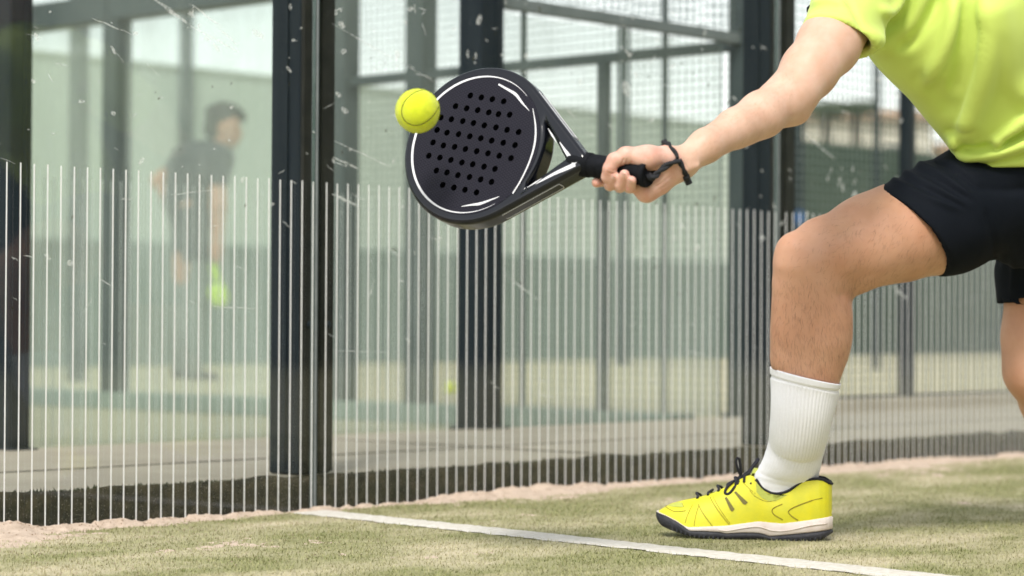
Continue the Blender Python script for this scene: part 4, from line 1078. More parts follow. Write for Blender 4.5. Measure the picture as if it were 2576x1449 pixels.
# leg hair
Nl = vnormals(Vl, Fl); Pl = proj(Vl)
w_h = np.where((Pl[:, 1] > 700) & (Pl[:, 1] < 965), 1.0, np.where((Pl[:, 1] > 560) & (Pl[:, 0] > 2060) & (Pl[:, 0] < 2400), 0.55, 0.12)) * (Pl[:, 1] < 965)
w_h = w_h * (0.9 + np.clip(fbm(Vl, 12, 2) + 0.3, 0, 1)); w_h /= w_h.sum()
n = 4200; ix = rng.choice(len(Vl), n, p=w_h)
down = np.array([0, 0, -1.0]); nn = Nl[ix]
tg = np.where((Pl[ix, 1] > 700)[:, None], down[None], (leg[4][0] - leg[1][0])[None] * 2.2 + down[None] * .6) + 0.3 * rng.standard_normal((n, 3))
tg = tg - (tg * nn).sum(1, keepdims=True) * nn; tg /= np.linalg.norm(tg, axis=1, keepdims=True)
b0 = Vl[ix] + 0.002 * rng.standard_normal((n, 3)); b0 = b0 - ((b0 - Vl[ix]) * nn).sum(1, keepdims=True) * nn
sdv = np.cross(tg, nn) * 0.00008; L_ = (0.006 + 0.009 * rng.random(n))[:, None]
m1 = b0 + tg * L_ * .55 + nn * L_ * .22; t1 = b0 + tg * L_ + nn * L_ * .22
V = np.stack([b0 - sdv, b0 + sdv, m1 + sdv, m1 - sdv, t1], 1).reshape(-1, 3); q = np.arange(n)[:, None] * 5
Fh_ = np.concatenate([q + np.array([[0, 1, 2]]), q + np.array([[0, 2, 3]]), q + np.array([[3, 2, 4]])])
lh = worn(mesh_np('leg_hair', V, Fh_, M['leg_hair'], None, False)); lh['kind'] = 'stuff'

# fine hair on the forearm
Nv = vnormals(Va, Fa); Pv = proj(Va); w_h = ((Pv[:, 0] > 1720) & (Pv[:, 0] < 2000)).astype(float); w_h /= w_h.sum()
n = 2600; ix = rng.choice(len(Va), n, p=w_h); nn = Nv[ix]
tg = (arm[0][0] - arm[3][0])[None] * 3 + 0.35 * rng.standard_normal((n, 3)) - np.array([0, 0, 0.5]); tg = tg - (tg * nn).sum(1, keepdims=True) * nn; tg /= np.linalg.norm(tg, axis=1, keepdims=True)
b0 = Va[ix]; sdv = np.cross(tg, nn) * 0.00006; L_ = (0.005 + 0.007 * rng.random(n))[:, None]
t1 = b0 + tg * L_ + nn * L_ * .25
V = np.stack([b0 - sdv, b0 + sdv, t1], 1).reshape(-1, 3)
ah = worn(mesh_np('arm_hair', V, np.arange(3 * n).reshape(-1, 3), M['arm_hair'], None, False)); ah['kind'] = 'stuff'

# ---- shirt
DP = c_f
tors = [B(2330, -130, 3.96, 130), B(2400, 0, 3.98, 245), B(2610, 330, 4.08, 200), B(2612, 480, 4.10, 206)]
slv = [B(2178, -75, 3.885, 114), B(2106, 100, 3.74, 92), B(2088, 160, 3.70, 92)]
slv2 = [B(2640, -100, 4.10, 112), B(2760, 60, 4.22, 98), B(2790, 100, 4.25, 96)]
lo, hi = bounds([(p, r_) for p, r_ in tors[1:3]] + slv + slv2, 0.03); hi[2] = max(hi[2], 1.12)
fs_ = Field(lo, hi, 0.0036)
fs_.chain(tors[1:], 0.03, DP, 0.62); fs_.cone(tors[0][0], tors[0][1], tors[1][0], tors[1][1], k=0.03, e=DP, es=0.66)
fs_.cone(*B(2300, -110, 3.95, 110), *B(2560, -140, 4.05, 115), k=0.05, e=DP, es=0.9)
sf = Field(lo, hi, 0.0036); sf.chain(slv, 0.01)
Nc = np.array([-0.316, 0.949, -0.33]); Nc /= np.linalg.norm(Nc); Nw = camvec(Nc)
sf.cut(at(2105, 104, 3.74), Nw)
inner = Field(lo, hi, 0.0036); inner.chain([(slv[1][0] + (slv[0][0] - slv[1][0]) * 0.35, slv[1][1] - 0.0062), (slv[1][0], slv[1][1] - 0.0062), (slv[2][0], slv[2][1] - 0.0062)], 0.005)
sf.d = np.maximum(sf.d, -inner.d)
sf2 = Field(lo, hi, 0.0036); sf2.chain(slv2, 0.01); sf2.cut(slv2[1][0], (slv2[2][0] - slv2[1][0]) / np.linalg.norm(slv2[2][0] - slv2[1][0]))
fs_.d = np.minimum(fs_.d, sf2.d)
kq = 0.010; h_ = np.clip(0.5 + 0.5 * (fs_.d - sf.d) / kq, 0, 1); fs_.d = fs_.d + (sf.d - fs_.d) * h_ - kq * h_ * (1 - h_)
fs_.cone(*B(2393, -215, 3.96, 90), *B(2400, -100, 3.98, 62), k=0.01, sub=True)
fs_.cut(at(2480, 414, 3.92), np.array([0, 0, -1.0]) + 0.02 * c_r)
Vs, Fs = fs_.mesh(2)
for it in range(2):
    Ps = proj(Vs); Ns = vnormals(Vs, Fs); front = np.clip(-(Ns @ c_f) * 2.2 + 0.25, 0, 1)
    f1 = folds(Ps, [
        ([(2468, -30), (2474, 40), (2479, 83), (2469, 166), (2448, 243), (2427, 302), (2402, 350)], 0.0100, 11, 42),
        ([(2140, 90), (2200, 108), (2255, 100), (2300, 62), (2325, 5), (2335, -40)], 0.0075, 30, 26),
        ([(2245, 118), (2285, 105), (2318, 70), (2345, 25), (2372, -30)], -0.0075, 16, 22),
        ([(2320, 225), (2365, 150), (2395, 70), (2412, -20)], 0.0065, 16, 22),
        ([(2420, -20), (2425, 80), (2415, 170), (2390, 250)], -0.0050, 16, 20),
        ([(2215, 20), (2240, 35), (2262, 10), (2272, -30)], 0.0060, 8, 10),
        ([(2500, -20), (2530, 90), (2540, 200), (2600, 260)], 0.0050, 26, 50),
        ([(2300, 180), (2350, 230), (2400, 290)], -0.0030, 22, 30),
        ([(2400, 383), (2450, 397), (2515, 392), (2576, 366), (2640, 345)], 0.0100, 13, 11),
        ([(2430, 411), (2480, 411), (2530, 402), (2580, 386), (2640, 372)], -0.0080, 5, 7),
        ([(2415, 372), (2460, 378), (2500, 362)], -0.0060, 9, 9),
        ([(2490, 357), (2512, 352), (2540, 330), (2580, 300), (2640, 275)], 0.0080, 16, 8),
        ([(2520, 366), (2560, 345), (2610, 318)], -0.0055, 8, 9),
        ([(2400, 345), (2396, 358), (2404, 372)], 0.0085, 12, 12),
        ([(2380, 330), (2420, 330), (2450, 318)], -0.003, 9, 9),
        ([(2022, 52), (2060, 40), (2110, 42), (2150, 60)], 0.0035, 6, 5), ([(2030, 30), (2070, 18), (2120, 24)], -0.0012, 5, 5),
        ([(2035, 8), (2080, 0), (2130, 10)], 0.0030, 6, 6), ([(2150, 78), (2172, 92), (2190, 118)], -0.004, 6, 6), ([(2128, -10), (2160, 50), (2195, 125)], -0.0045, 4, 4)])
    Vs = Vs + (1.5 * f1 * front)[:, None] * Ns
for _ in range(7): Vs = relaxed(Vs, Fs)
Vs = Vs + 0.0022 * fbm(Vs, 9, 3)[:, None] * vnormals(Vs, Fs)
shirt = worn(mesh_np('shirt', Vs, Fs, M['shirt']))
# stitched seam round the sleeve and black shoulder marks
for (x, y, dx, dy) in ((2038, 22, 4, 8), (2031, 55, 4, 8), (2025, 82, 4, 8)):
    m_ = MB(); p = at(x, y, 3.79)
    m_.box((0, 0, 0), (0.008, 0.03, 0.008), R=np.stack([c_r, c_f, c_u], 1), bev=0.001); m_.v = [tuple(np.array(v) + p) for v in m_.v]
    worn(m_.build('sleeve_mark', M['shorts']))

# ---- shorts
sh1 = [B(2290, 580, 4.045, 126), B(2380, 545, 4.075, 143), B(2500, 500, 4.11, 140)]
sh0 = [(sh1[0][0] + (sh1[0][0] - sh1[1][0]) * 1.3, sh1[0][1] * 0.95)] + sh1
sh2 = [B(2650, 520, 4.20, 150), B(2634, 680, 4.26, 124), B(2628, 800, 4.27, 118)]
hip = [B(2604, 395, 4.11, 186), B(2600, 500, 4.13, 178)]
lo, hi = bounds(sh0 + sh2 + hip, 0.02)
fo = Field(lo, hi, 0.0036)
fo.chain(sh0, 0.02)
Nc = np.array([-0.72, 0.69, -0.245]); Nc /= np.linalg.norm(Nc); Nh = camvec(Nc)
fo.cut(at(2288, 590, 4.045), Nh)
ic = Field(lo, hi, 0.0036); ic.chain([(sh1[0][0] + (sh1[1][0] - sh1[0][0]) * .3, sh1[0][1] - 0.006), (sh1[0][0], sh1[0][1] - 0.006), (sh0[0][0], sh0[0][1] - 0.006)], 0.01)
fo.d = np.maximum(fo.d, -ic.d)
f2 = Field(lo, hi, 0.0036); f2.chain(sh2, 0.02); f2.cut(at(2560, 766, 4.2), -c_u)
ic2 = Field(lo, hi, 0.0036); ic2.chain([B(2634, 740, 4.26, 114), B(2626, 900, 4.27, 114)], 0.01); f2.d = np.maximum(f2.d, -ic2.d)
f3 = Field(lo, hi, 0.0036); f3.cone(*hip[0], *hip[1], k=0.01, e=DP, es=0.72); f3.cone(*B(2480, 470, 4.10, 95), *B(2430, 430, 4.08, 52), k=0.05)
f3.cut(at(2560, 370, 4.1), c_u)
def smn(a, b, k):
    h = np.clip(0.5 + 0.5 * (a - b) / k, 0, 1); return a + (b - a) * h - k * h * (1 - h)
fo.d = smn(smn(fo.d, f3.d, 0.03), f2.d, 0.02)
Vo, Fo = fo.mesh(2)
Po = proj(Vo); No = vnormals(Vo, Fo)
f1 = folds(Po, [([(2225, 440), (2320, 490), (2420, 530)], 0.0050, 9, 7), ([(2250, 420), (2330, 460), (2440, 520)], 0.0060, 10, 8), ([(2300, 405), (2370, 440), (2450, 500)], 0.0060, 10, 8),
    ([(2235, 432), (2330, 475), (2430, 525)], -0.002, 5, 5), ([(2275, 412), (2350, 450), (2450, 508)], -0.002, 5, 5), ([(2340, 398), (2400, 430), (2470, 480)], -0.004, 6, 6),
    ([(2370, 390), (2420, 425), (2500, 440), (2600, 445)], 0.006, 16, 16), ([(2450, 470), (2530, 478), (2620, 470)], -0.004, 12, 10), ([(2480, 520), (2500, 600), (2512, 680)], -0.004, 10, 8),
    ([(2203, 476), (2262, 520), (2345, 578), (2388, 640), (2410, 690)], -0.0018, 3, 3), ([(2520, 750), (2576, 750), (2640, 750)], -0.0018, 3, 3),
    ([(2540, 600), (2550, 680), (2545, 740)], 0.004, 8, 10)])
Vo = Vo + f1[:, None] * No + 0.0015 * fbm(Vo, 14, 3)[:, None] * No
worn(mesh_np('shorts', Vo, Fo, M['shorts']))

# ---- socks
def sock(rg, tilt, side=1):
    rings = []; n = 168
    cs = np.array([at(x, y, d_) for x, y, r_, d_, *e_ in rg]); ks = np.linspace(0, len(rg) - 1, 60)
    cc = np.array(smooth_curve(list(cs), 8)); m = len(cc)
    rad = np.array(smooth_curve([np.array([px(q[2], q[3])]) for q in rg], 8))[:, 0]; ef = np.array(smooth_curve([np.array([q[4] if len(q) > 4 else 1.06]) for q in rg], 8))[:, 0]
    for i in range(m):
        t = i / (m - 1); c = cc[i]
        ax = cc[min(i + 1, m - 1)] - cc[max(i - 1, 0)]; ax /= np.linalg.norm(ax)
        xr = c_r - (c_r @ ax) * ax; xr /= np.linalg.norm(xr); nr = np.cross(ax, xr)
        if nr @ c_f > 0: nr = -nr
        fade = max(0, 1 - t * 2.2)
        ring = []
        for k in range(n):
            th = 2 * PI * k / n
            rib = 0.0016 * (0.5 + 0.5 * math.cos(56 * th)) * min(1, max(0, (t - 0.085) / 0.02)) * min(1, max(0, (0.80 - t) / 0.3))
            cuff = 0.0014 if t < 0.075 else (-0.0012 if t < 0.1 else 0)
            wr_ = 0.0016 * fbm(np.array([math.cos(th) * 2, math.sin(th) * 2, t * 9 + side]), 1.5, 3) * (1 if t > 0.6 else 0.3) + (0.0009 * math.sin(t * 90 + 2 * math.cos(th)) * max(0, min(1, (t - 0.72) / 0.08)) * (0.5 - 0.5 * math.cos(th)))
            r_ = rad[i] + rib + cuff + wr_
            p = c + r_ * (math.cos(th) * xr + ef[i] * math.sin(th) * nr)
            p = p + fade * (tilt[0] * math.cos(th) + tilt[1] * math.sin(th)) * rad[i] * (-c_u)
            ring.append(p)
        rings.append(ring)
    inner = [[np.array(p) + (cc[0] - np.array(p)) * 0.07 + (cc[2] - cc[0]) * 0.9 for p in rings[0]]]
    return worn(MB().rings(inner + rings).build('sock', M['sock'], None, True))
sock([(2026, 944, 87, 4.02), (2024, 975, 84, 4.025), (2018, 1030, 77, 4.03), (2011, 1080, 73, 4.05), (2004, 1120, 69, 4.075, 0.95), (1994, 1160, 71, 4.088, 0.80), (1982, 1195, 77, 4.10, 0.58), (1974, 1226, 82, 4.105, 0.44), (1974, 1258, 80, 4.105, 0.36)], (0.21, -0.20))
sock([(2755, 1150, 70, 4.43), (2790, 1200, 62, 4.46), (2815, 1245, 56, 4.48), (2828, 1280, 60, 4.49), (2832, 1315, 58, 4.49)], (0.0, 0.1), 2)

# ---- shoes
M['yel'] = pmat('yellow_leather', (0.72, 0.66, 0.02), (0.62, 0.60, 0.03), scale=40, detail=6, rough=0.5, bump=0.25, bscale=350, bdist=0.0008)
M['yel2'] = pmat('yellow_mesh', (0.50, 0.54, 0.10), (0.42, 0.46, 0.09), scale=500, rough=0.8, bump=0.6, bscale=1400, bdist=0.0008)
M['stitch'] = pmat('stitch', (0.30, 0.24, 0.02), rough=0.8)
M['midsole'] = pmat('dusty_white_foam', (0.74, 0.66, 0.61), (0.60, 0.47, 0.40), scale=30, detail=6, lo=0.45, hi=0.8, rough=0.7)
M['outsole'] = pmat('black_rubber', (0.012, 0.013, 0.02), (0.03, 0.03, 0.036), scale=60, rough=0.6, bump=0.6, bscale=260, bdist=0.002, stretch=(1, 1, 1))
M['slot'] = pmat('olive_mesh', (0.22, 0.19, 0.05), (0.13, 0.11, 0.03), scale=700, rough=0.8)
M['lace'] = pmat('navy_lace', (0.010, 0.010, 0.016), (0.02, 0.02, 0.028), scale=400, rough=0.85, bump=0.6, bscale=1200, bdist=0.0006)
ZS = 0.0001329
def su(zx): return (2400 - zx) * ZS / math.cos(YAW)
def sh_(zx, zy): return (1240 - (2400 - zx) * 0.033 - zy) * ZS
LS = su(150)
def curve(tbl):
    u_ = np.array([su(x) for x, y in tbl]); h = np.array([sh_(x, y) for x, y in tbl]); o = np.argsort(u_)
    u_, h = u_[o], h[o]; uu = np.linspace(-0.002, LS + 0.002, 400); hh = np.interp(uu, u_, h)
    k = np.hanning(15); k /= k.sum(); hs2 = np.convolve(np.pad(hh, 7, 'edge'), k, 'valid')
    return lambda u: np.interp(u, uu, hs2)
bot = curve([(2400, 1150), (2330, 1200), (2200, 1226), (1700, 1236), (1600, 1212), (1540, 1196), (1100, 1192), (900, 1190), (700, 1168), (500, 1118), (350, 1070), (230, 1020), (175, 975), (150, 930)])
osol = curve([(2400, 1092), (2000, 1130), (1640, 1165), (1570, 1135), (1500, 1118), (1300, 1108), (1090, 1118), (1000, 1092), (800, 1078), (620, 1075), (560, 1020), (450, 950), (300, 880), (150, 832)])
mids = curve([(2400, 912), (2200, 940), (2000, 966), (1800, 990), (1650, 975), (1500, 958), (1300, 985), (1100, 1012), (800, 1022), (600, 1030), (540, 1005), (450, 945), (300, 876), (150, 828)])
topc = curve([(2400, 500), (2300, 430), (2230, 418), (2120, 428), (2050, 440), (1960, 510), (1880, 572), (1800, 600), (1730, 608), (1650, 597), (1570, 555), (1500, 480), (1440, 395), (1390, 362), (1330, 372), (1200, 440), (1050, 520), (900, 590), (690, 655), (500, 690), (330, 735), (210, 800), (150, 840)])
HWu = np.array([0, .012, .03, .06, .12, .2, .3, .42, .55, .66, .75, .83, .9, .95, .98, 1.0]) * LS
HWv = np.array([0.0, .014, .022, .0285, .0335, .034, .0335, .036, .0415, .046, .047, .044, .037, .0305, .024, 0.009])
uu_ = np.linspace(0, LS, 500); hw_s = np.interp(uu_, HWu, HWv)
hw = lambda u: np.interp(u, uu_, hw_s)
NP = 90
us = LS * (0.5 - 0.5 * np.cos(np.linspace(0, PI, NP)))
def shell(f0, f1, grow0, grow1, name, mat, parent, groove=False):
    """closed side wall between two height curves, following the footprint"""
    prof = [(0.0, grow0 - 0.004), (0.12, grow0), (0.5, (grow0 + grow1) / 2 + (0.001 if not groove else -0.001)), (0.88, grow1), (1.0, grow1 - 0.004)]
    rings = []
    for t, g in prof:
        ring = []
        for sgn in (1, -1):
            idx = range(NP) if sgn == 1 else range(NP - 2, 0, -1)
            for i in idx:
                u = us[i]; y = hw(u) * 1.0; gx = g * (-1 if u < LS / 2 else 1) * max(0, 1 - y / 0.03)
                z = f0(u) + (f1(u) - f0(u)) * t
                ring.append((u + gx, sgn * max(y + g * min(1, y / 0.01), 0.0), z))
        rings.append(ring)
    m_ = MB().rings(rings)
    n = len(rings[0])
    for base in (0, (len(prof) - 1) * n):
        for i in range(NP - 2):
            a, b = i, i + 1; c = (n - i - 1) if i > 0 else 0; c = (n - i) % n; d = n - i - 1
            fq = [base + a, base + b, base + d] if c == a else [base + a, base + b, base + d, base + c]
            m_.f.append(tuple(fq))
    return m_.build(name, mat, parent, True)
def upper_pt(u, v, sgn, off=0.0):
    """v: 0 at the midsole, 1 at the top edge"""
    zb, zt = mids(u) - 0.003, topc(u); y0 = hw(u) - 0.001
    uc, ul = su(1440), su(1390)
    if u < uc: yt = min(0.030, y0 * 0.80) * (1.0 if u > 0.02 else 1)            # collar opening
    else: yt = np.interp(u, [uc, su(1200), su(700), su(560), su(450)], [0.022, 0.017, 0.012, 0.006, 0.0])
    yt = min(yt, y0)
    a = v * PI / 2
    toe = np.clip((u - su(1500)) / 0.06, 0, 1)
    g = (1 - toe) * v ** 1.7 + toe * (1 - math.cos(a)); k = (1 - toe) * v + toe * math.sin(a)
    bulge = 0.0035 * math.sin(PI * v) * (1 - toe)
    y = y0 + (yt - y0) * g + bulge; z = zb + (zt - zb) * k
    return np.array([u, sgn * (y + off * math.cos(a)), z + off * math.sin(a) * toe])
def v_at(u, h):
    zb, zt = mids(u) - 0.003, topc(u); k = np.clip((h - zb) / max(zt - zb, 1e-4), 0, 1)
    toe = np.clip((u - su(1500)) / 0.06, 0, 1)
    vs_ = np.linspace(0, 1, 60); kk = (1 - toe) * vs_ + toe * np.sin(vs_ * PI / 2)
    return float(np.interp(k, kk, vs_))
def build_shoe(M4, label=None):
    r = bpy.data.objects.new('shoe', None); link(r)
    outs = shell(bot, osol, 0.001, 0.002, 'outsole', M['outsole'], r)
    # tread lugs along the outsole edge
    for sgn in (1, -1):
        for u in np.concatenate([np.linspace(0.008, 0.075, 9), np.linspace(0.185, 0.275, 12)]):
            b_, t_ = bot(u), osol(u)
            MB().box((u, sgn * (hw(u) + 0.0004), b_ + 0.30 * (t_ - b_)), (0.0026, 0.0035, (t_ - b_) * 0.45)).build('lug', M['outsole'], outs)
    shell(lambda u: osol(u) - 0.0005, mids, 0.0022, 0.0022, 'midsole', M['midsole'], r, True)
    # moulded ridge along the midsole
    for sgn in (1, -1):
        pts = [np.array([u, sgn * (hw(u) + 0.0026), osol(u) + (mids(u) - osol(u)) * (0.45 + 0.1 * math.sin(u * 60))]) for u in np.linspace(0.006, su(1000), 40)]
        MB().tube(pts, 0.0012, 6).build('midsole_ridge', M['midsole'], r, True)
    # upper
    nv = 26; rings = []
    for j in range(nv):
        v = j / (nv - 1)
        rings.append([upper_pt(us[i], v, 1) for i in range(NP)] + [upper_pt(us[i], v, -1) for i in range(NP - 2, 0, -1)])
    up = MB().rings(rings).build('upper', M['yel'], r, True)
    # tongue and lining
    tv = []
    tu = np.linspace(su(1440) - 0.012, su(560), 24)
    for u in tu:
        z = topc(max(u, su(1390))) + 0.001 + (0.012 if u < su(1400) else 0) ; w_ = 0.021
        tv.append([np.array([u, y, z - 0.004 * (y / w_) ** 2 * 2 - 0.0012]) for y in np.linspace(-w_, w_, 9)])
    MB().rings(tv, closed=False).build('tongue', M['yel2'], r, True)
    ci = [i for i in range(NP) if us[i] < su(1440)]
    edge = [upper_pt(us[i], 1, 1) for i in reversed(ci)] + [upper_pt(us[i], 1, -1) for i in ci[1:]]
    MB().tube(edge, 0.0026, 8).build('collar_trim', M['lace'], r, True)
    MB().tube([upper_pt(0.006, 0.98, 1), np.array([0.003, 0, topc(0.003) + 0.002]), upper_pt(0.006, 0.98, -1)], 0.0032, 8).build('heel_tab', M['lace'], r, True)
    ins = [[np.array([e[0], e[1] * s_, e[2] - dz]) for e in edge] for s_, dz in ((0.98, 0.001), (0.9, 0.02), (0.8, 0.045))]
    MB().rings(ins, closed=False).build('lining', M['lace'], r, True)
    # mesh window under the collar, side slots, stitching
    def patch(poly, name, mat, off):
        for sgn in (1, -1):
            c = np.mean(poly, 0); n = len(poly); V = []
            for s_ in (0.0, 0.55, 1.0):
                for p in poly:
                    q = c + (np.array(p) - c) * s_; u = su(q[0]); V.append(upper_pt(u, v_at(u, sh_(q[0], q[1])), sgn, off))
            f = [(k + n * j, (k + 1) % n + n * j, (k + 1) % n + n * (j + 1), k + n * (j + 1)) for j in range(2) for k in range(n)]
            mesh_np(name, V, f, mat, up, True, True)
    def sewn(pl, rad=0.0006, mat='stitch', off=0.0006):
        for sgn in (1, -1):
            pts = []
            for p in smooth_curve(pl, 6):
                u = su(p[0]); pts.append(upper_pt(u, v_at(u, sh_(p[0], p[1])), sgn, off))
            MB().tube(pts, rad, 5).build('stitching', M[mat], up, True)
    patch([(1200, 572), (1180, 590), (1300, 735), (1330, 745), (1362, 715), (1345, 700)], 'side_slot', M['slot'], 0.0012)
    patch([(1085, 645), (1062, 660), (1140, 815), (1165, 832), (1195, 800), (1180, 780)], 'side_slot', M['slot'], 0.0012)
    patch([(1455, 455), (1500, 520), (1580, 592), (1700, 640), (1860, 625), (1700, 705), (1620, 700), (1540, 660), (1470, 580)], 'mesh_window', M['yel2'], 0.0009)
    patch([(520, 775), (500, 725), (420, 722), (330, 750), (300, 770), (380, 775)], 'mesh_window', M['yel2'], 0.0009)
    sewn([(1800, 740), (1680, 800), (1690, 870), (1805, 945)], 0.0009); sewn([(2180, 695), (1990, 765), (1885, 825), (1900, 880), (2000, 955)], 0.0010)
    sewn([(2300, 670), (2200, 690), (2130, 712)]); sewn([(860, 640), (950, 770), (1070, 930), (1130, 1000)]); sewn([(900, 630), (1000, 790), (1090, 920), (1140, 985)], 0.0004)
    sewn([(720, 735), (790, 850), (915, 1015)]); sewn([(730, 745), (700, 870), (680, 1010)], 0.0005); sewn([(640, 740), (590, 870), (560, 970)], 0.0005)
    sewn([(560, 820), (420, 830), (330, 800), (250, 770)], 0.0006); sewn([(530, 770), (490, 725)], 0.0004); sewn([(1380, 560), (1460, 640), (1600, 705), (1720, 690)], 0.0005)
    sewn([(1300, 470), (1400, 560), (1455, 600)], 0.0004)
    # eyelets, laces, bow
    ey = [(1300, 405), (1190, 470), (1080, 530), (965, 590), (830, 650), (690, 690)]
    for i, e in enumerate(ey):
        u = su(e[0]); a, b = upper_pt(u, 0.97, 1, 0.001), upper_pt(u, 0.97, -1, 0.001); mz = (a + b) / 2 + np.array([0, 0, 0.006])
        sk = np.array([0.005 * (1 if i % 2 else -1), 0, 0])
        a2, b2 = upper_pt(u, 0.82, 1, 0.0015), upper_pt(u, 0.82, -1, 0.0015)
        MB().tube(smooth_curve([a2, a + np.array([0, 0, 0.002]), mz + sk, b + np.array([0, 0, 0.002]), b2], 5), 0.0023, 7).build('lace', M['lace'], r, True)
    MB().tube([upper_pt(su(1388), 0.8, 1, 0.0003), upper_pt(su(1388), 0.8, 1, 0.0012)], 0.0018, 10).build('eyelet', M['lace'], r, True)
    def lp(zx, zy, y): return np.array([su(zx), y, sh_(zx, zy)])
    for pts in ([(1240, 400, 0.004), (1212, 300, 0.012), (1190, 200, 0.018), (1205, 140, 0.02), (1232, 160, 0.018), (1238, 280, 0.01), (1240, 400, 0.003)],
                [(1240, 400, 0), (1310, 360, -0.01), (1370, 270, -0.02), (1430, 190, -0.026), (1410, 180, -0.028), (1340, 300, -0.018), (1250, 390, -0.004)],
                [(1240, 400, 0.006), (1160, 440, 0.018), (1080, 520, 0.026), (1060, 590, 0.030), (1110, 600, 0.031), (1170, 530, 0.028), (1215, 440, 0.016)],
                [(1240, 405, 0.004), (1150, 450, 0.012), (1100, 500, 0.018), (1090, 545, 0.02)], [(1240, 400, 0.004), (1225, 450, 0.02), (1210, 485, 0.024)]):
        MB().tube(smooth_curve([lp(*p) for p in pts], 6), 0.0024, 7).build('lace', M['lace'], r, True)
    k_ = MB(); k_.tube([lp(1270, 395, 0.001), lp(1240, 395, 0.004), lp(1205, 405, 0.004)], [0.003, 0.0052, 0.003], 8); k_.build('knot', M['lace'], r, True)
    r.matrix_world = M4; return r
M4 = Matrix.Identity(4)
for i in range(3): M4[i][0], M4[i][1], M4[i][2], M4[i][3] = toe[i], lat[i], (0, 0, 1)[i], heel[i]
s1 = build_shoe(M4)
bpy.context.view_layer.update()
s1.parent = per; s1.matrix_parent_inverse = per.matrix_world.inverted(); s1['label'] = 'yellow court shoe with navy laces and dusty white midsole'
s2 = copy_tree(s1); 
toe2 = -yaw_r * 0.55 - yaw_f * 0.83; toe2 /= np.linalg.norm(toe2); lat2 = np.cross([0, 0, 1], toe2)
f2p = at(2832, 1310, 4.49); M5 = Matrix.Identity(4)
for i in range(3): M5[i][0], M5[i][1], M5[i][2], M5[i][3] = toe2[i], lat2[i], (0, 0, 1)[i], (f2p[0] - toe2[0] * 0.06, f2p[1] - toe2[1] * 0.06, 0.0)[i]
s2.parent = per; s2.matrix_parent_inverse = per.matrix_world.inverted(); s2.matrix_basis = M5
# ---- wrist cord of the racket
cd = [BUTT + wA_ * 0.0005, hz(1660, 850, DB - 0.016), hz(1760, 760, DB - 0.014), hz(1880, 660, DB - 0.006), hz(2060, 545, DB + 0.004)]
lc = hz(2040, 548, DB + 0.036); le1 = camvec((0.49, 0.87, 0.10)); le1 /= np.linalg.norm(le1); le2 = camvec((0.10, 0.0, -1.0)); le2 -= (le2 @ le1) * le1; le2 /= np.linalg.norm(le2)
loop = [lc + 0.0318 * math.cos(t) * le1 + 0.0322 * math.sin(t) * le2 for t in np.linspace(PI / 2 + 0.1, PI / 2 + 2 * PI, 15)]
cd[-1] = lc + 0.0325 * le2; cd[-2] = hz(1890, 650, DB - 0.006)
def cord(path, rad, twist=True):
    P_ = np.array(smooth_curve(path, 10)); m_ = MB()
    if not twist: return m_.tube(P_, rad, 8)
    for ph in (0, PI):
        q = []
        for i, p in enumerate(P_):
            t = P_[min(i + 1, len(P_) - 1)] - P_[max(i - 1, 0)]; t /= np.linalg.norm(t); a = np.cross(t, c_u); a /= np.linalg.norm(a); b = np.cross(t, a)
            q.append(p + rad * 0.5 * (math.cos(i * 0.26 + ph) * a + math.sin(i * 0.26 + ph) * b))
        m_.tube(q, rad * 0.72, 7)
    return m_
bpy.context.view_layer.update()
for path, rad, tw in ((cd, 0.0043, True), (loop, 0.0036, True), ([lc + 0.026 * le1 + 0.020 * le2, lc + 0.033 * le1 + 0.014 * le2, lc + 0.040 * le1 + 0.012 * le2], 0.0055, False)):
    o = cord(path, rad, tw).build('wrist_cord', M['cord'], None, True)
    o.parent = rk; o.matrix_parent_inverse = rk.matrix_world.inverted()

# ================================================================== PERSON IN THE BACKGROUND
bp_ = empty('person', tuple(on_z(490, 955, 0.0) * np.array([1, 1, 0])))
tag(bp_, 'blurred person in dark clothes walking with a yellow racket, seen through the glass', 'person')
bpy.context.view_layer.update()
def bworn(o): o.parent = bp_; o.matrix_parent_inverse = bp_.matrix_world.inverted(); return o
DD = float((on_z(490, 955, 0.0) - EYE) @ c_f)
M['dim_cloth'] = pmat('charcoal_cloth', (0.025, 0.028, 0.036), (0.045, 0.045, 0.052), scale=6, rough=0.85)
M['hazed_leg_grey'] = pmat('hazed_leg_grey', (0.16, 0.18, 0.165), (0.19, 0.21, 0.19), scale=8, rough=0.85)  # added leg cover, grey near the backdrop to put haze into the colour
M['lime_racket'] = pmat('lime_racket', (0.55, 0.78, 0.06), (0.5, 0.7, 0.05), scale=9, rough=0.4)
def blob(segs, k, h, name, mat):
    lo, hi = bounds([q for l in segs for q in l], 0.05); f = Field(lo, hi, h)
    for l in segs: f.chain(l, k)
    V, Fq = f.mesh(2); return bworn(mesh_np(name, V, Fq, mat))
b_ = lambda x, y, r_, dd=0.0: B(x, y, DD + dd, r_)
blob([[b_(568, 318, 38), b_(575, 345, 27), b_(578, 352, 20)], [b_(558, 350, 22), b_(545, 385, 24)], [b_(601, 332, 7), b_(604, 340, 6)],
      [b_(548, 405, 26, -.12), b_(550, 520, 20, -.18), b_(545, 632, 14, -.2), b_(545, 655, 13, -.2)], [b_(470, 405, 26, .15), b_(402, 455, 20, .25), b_(425, 505, 15, .2), b_(440, 520, 13, .15)],
      [b_(505, 425, 48), b_(480, 520, 42)], [b_(478, 525, 40, -.08), b_(500, 740, 26, -.1), b_(492, 930, 17, -.1)], [b_(470, 525, 40, .1), b_(462, 740, 26, .12), b_(452, 925, 17, .14)]], 0.03, 0.012, 'body', M['skin_leg'])
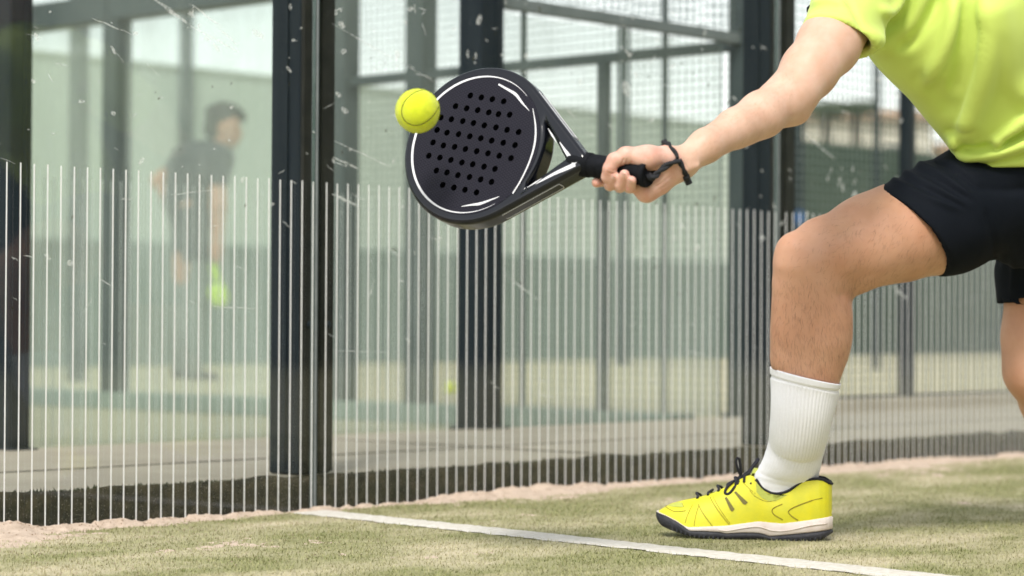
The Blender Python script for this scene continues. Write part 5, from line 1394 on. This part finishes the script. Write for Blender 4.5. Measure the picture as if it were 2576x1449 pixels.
blob([[b_(540, 400, 50), b_(500, 430, 78), b_(478, 505, 68)], [b_(548, 400, 34, -.12), b_(550, 455, 27, -.15)], [b_(475, 400, 34, .15), b_(440, 425, 27, .2)]], 0.03, 0.012, 'shirt', M['dim_cloth'])
blob([[b_(478, 500, 66), b_(480, 545, 56)], [b_(482, 540, 45, -.08), b_(492, 640, 36, -.1)], [b_(472, 540, 45, .1), b_(468, 640, 36, .12)]], 0.03, 0.012, 'shorts', M['dim_cloth'])
blob([[b_(494, 640, 31, -.1), b_(500, 740, 28, -.1), b_(492, 935, 19, -.1)], [b_(466, 640, 31, .12), b_(462, 740, 28, .12), b_(452, 930, 19, .14)]], 0.02, 0.012, 'hazed_legs', M['hazed_leg_grey'])
blob([[b_(485, 945, 16, -.1), b_(535, 950, 14, -.12)]], 0.02, 0.01, 'shoe', M['dim_cloth']); blob([[b_(445, 938, 16, .14), b_(495, 943, 14, .12)]], 0.02, 0.01, 'shoe', M['dim_cloth'])
blob([[b_(556, 298, 40), b_(543, 322, 32)], [b_(575, 280, 24), b_(606, 290, 12)], [b_(590, 275, 12), b_(612, 300, 8)], [b_(535, 282, 20), b_(556, 266, 12)], [b_(530, 330, 16), b_(540, 350, 12)]], 0.02, 0.009, 'hair', M['hair'])
rq = empty('padel_racket', tuple(at(545, 650, DD - .22)))
tag(rq, 'blurred lime racket hanging from the background person\'s hand', 'padel racket')
for nm, segs, mt in (('head', [[b_(548, 735, 24, -.22), b_(552, 748, 24, -.22)]], 'lime_racket'), ('throat', [[b_(540, 700, 7, -.22), b_(536, 672, 9, -.22)], [b_(552, 705, 6, -.22), b_(540, 672, 9, -.22)]], 'lime_racket'), ('handle', [[b_(540, 668, 6, -.22), b_(545, 625, 6, -.22)]], 'grip')):
    lo, hi = bounds([q for l in segs for q in l], 0.03); f = Field(lo, hi, 0.006)
    for l in segs:
        for (p, r_), (q, w) in zip(l[:-1], l[1:]): f.cone(p, r_, q, w, 0.01, c_f, 0.4)
    V, Fq = f.mesh(1); o = mesh_np(nm, V, Fq, M[mt]); bpy.context.view_layer.update(); o.parent = rq; o.matrix_parent_inverse = rq.matrix_world.inverted()
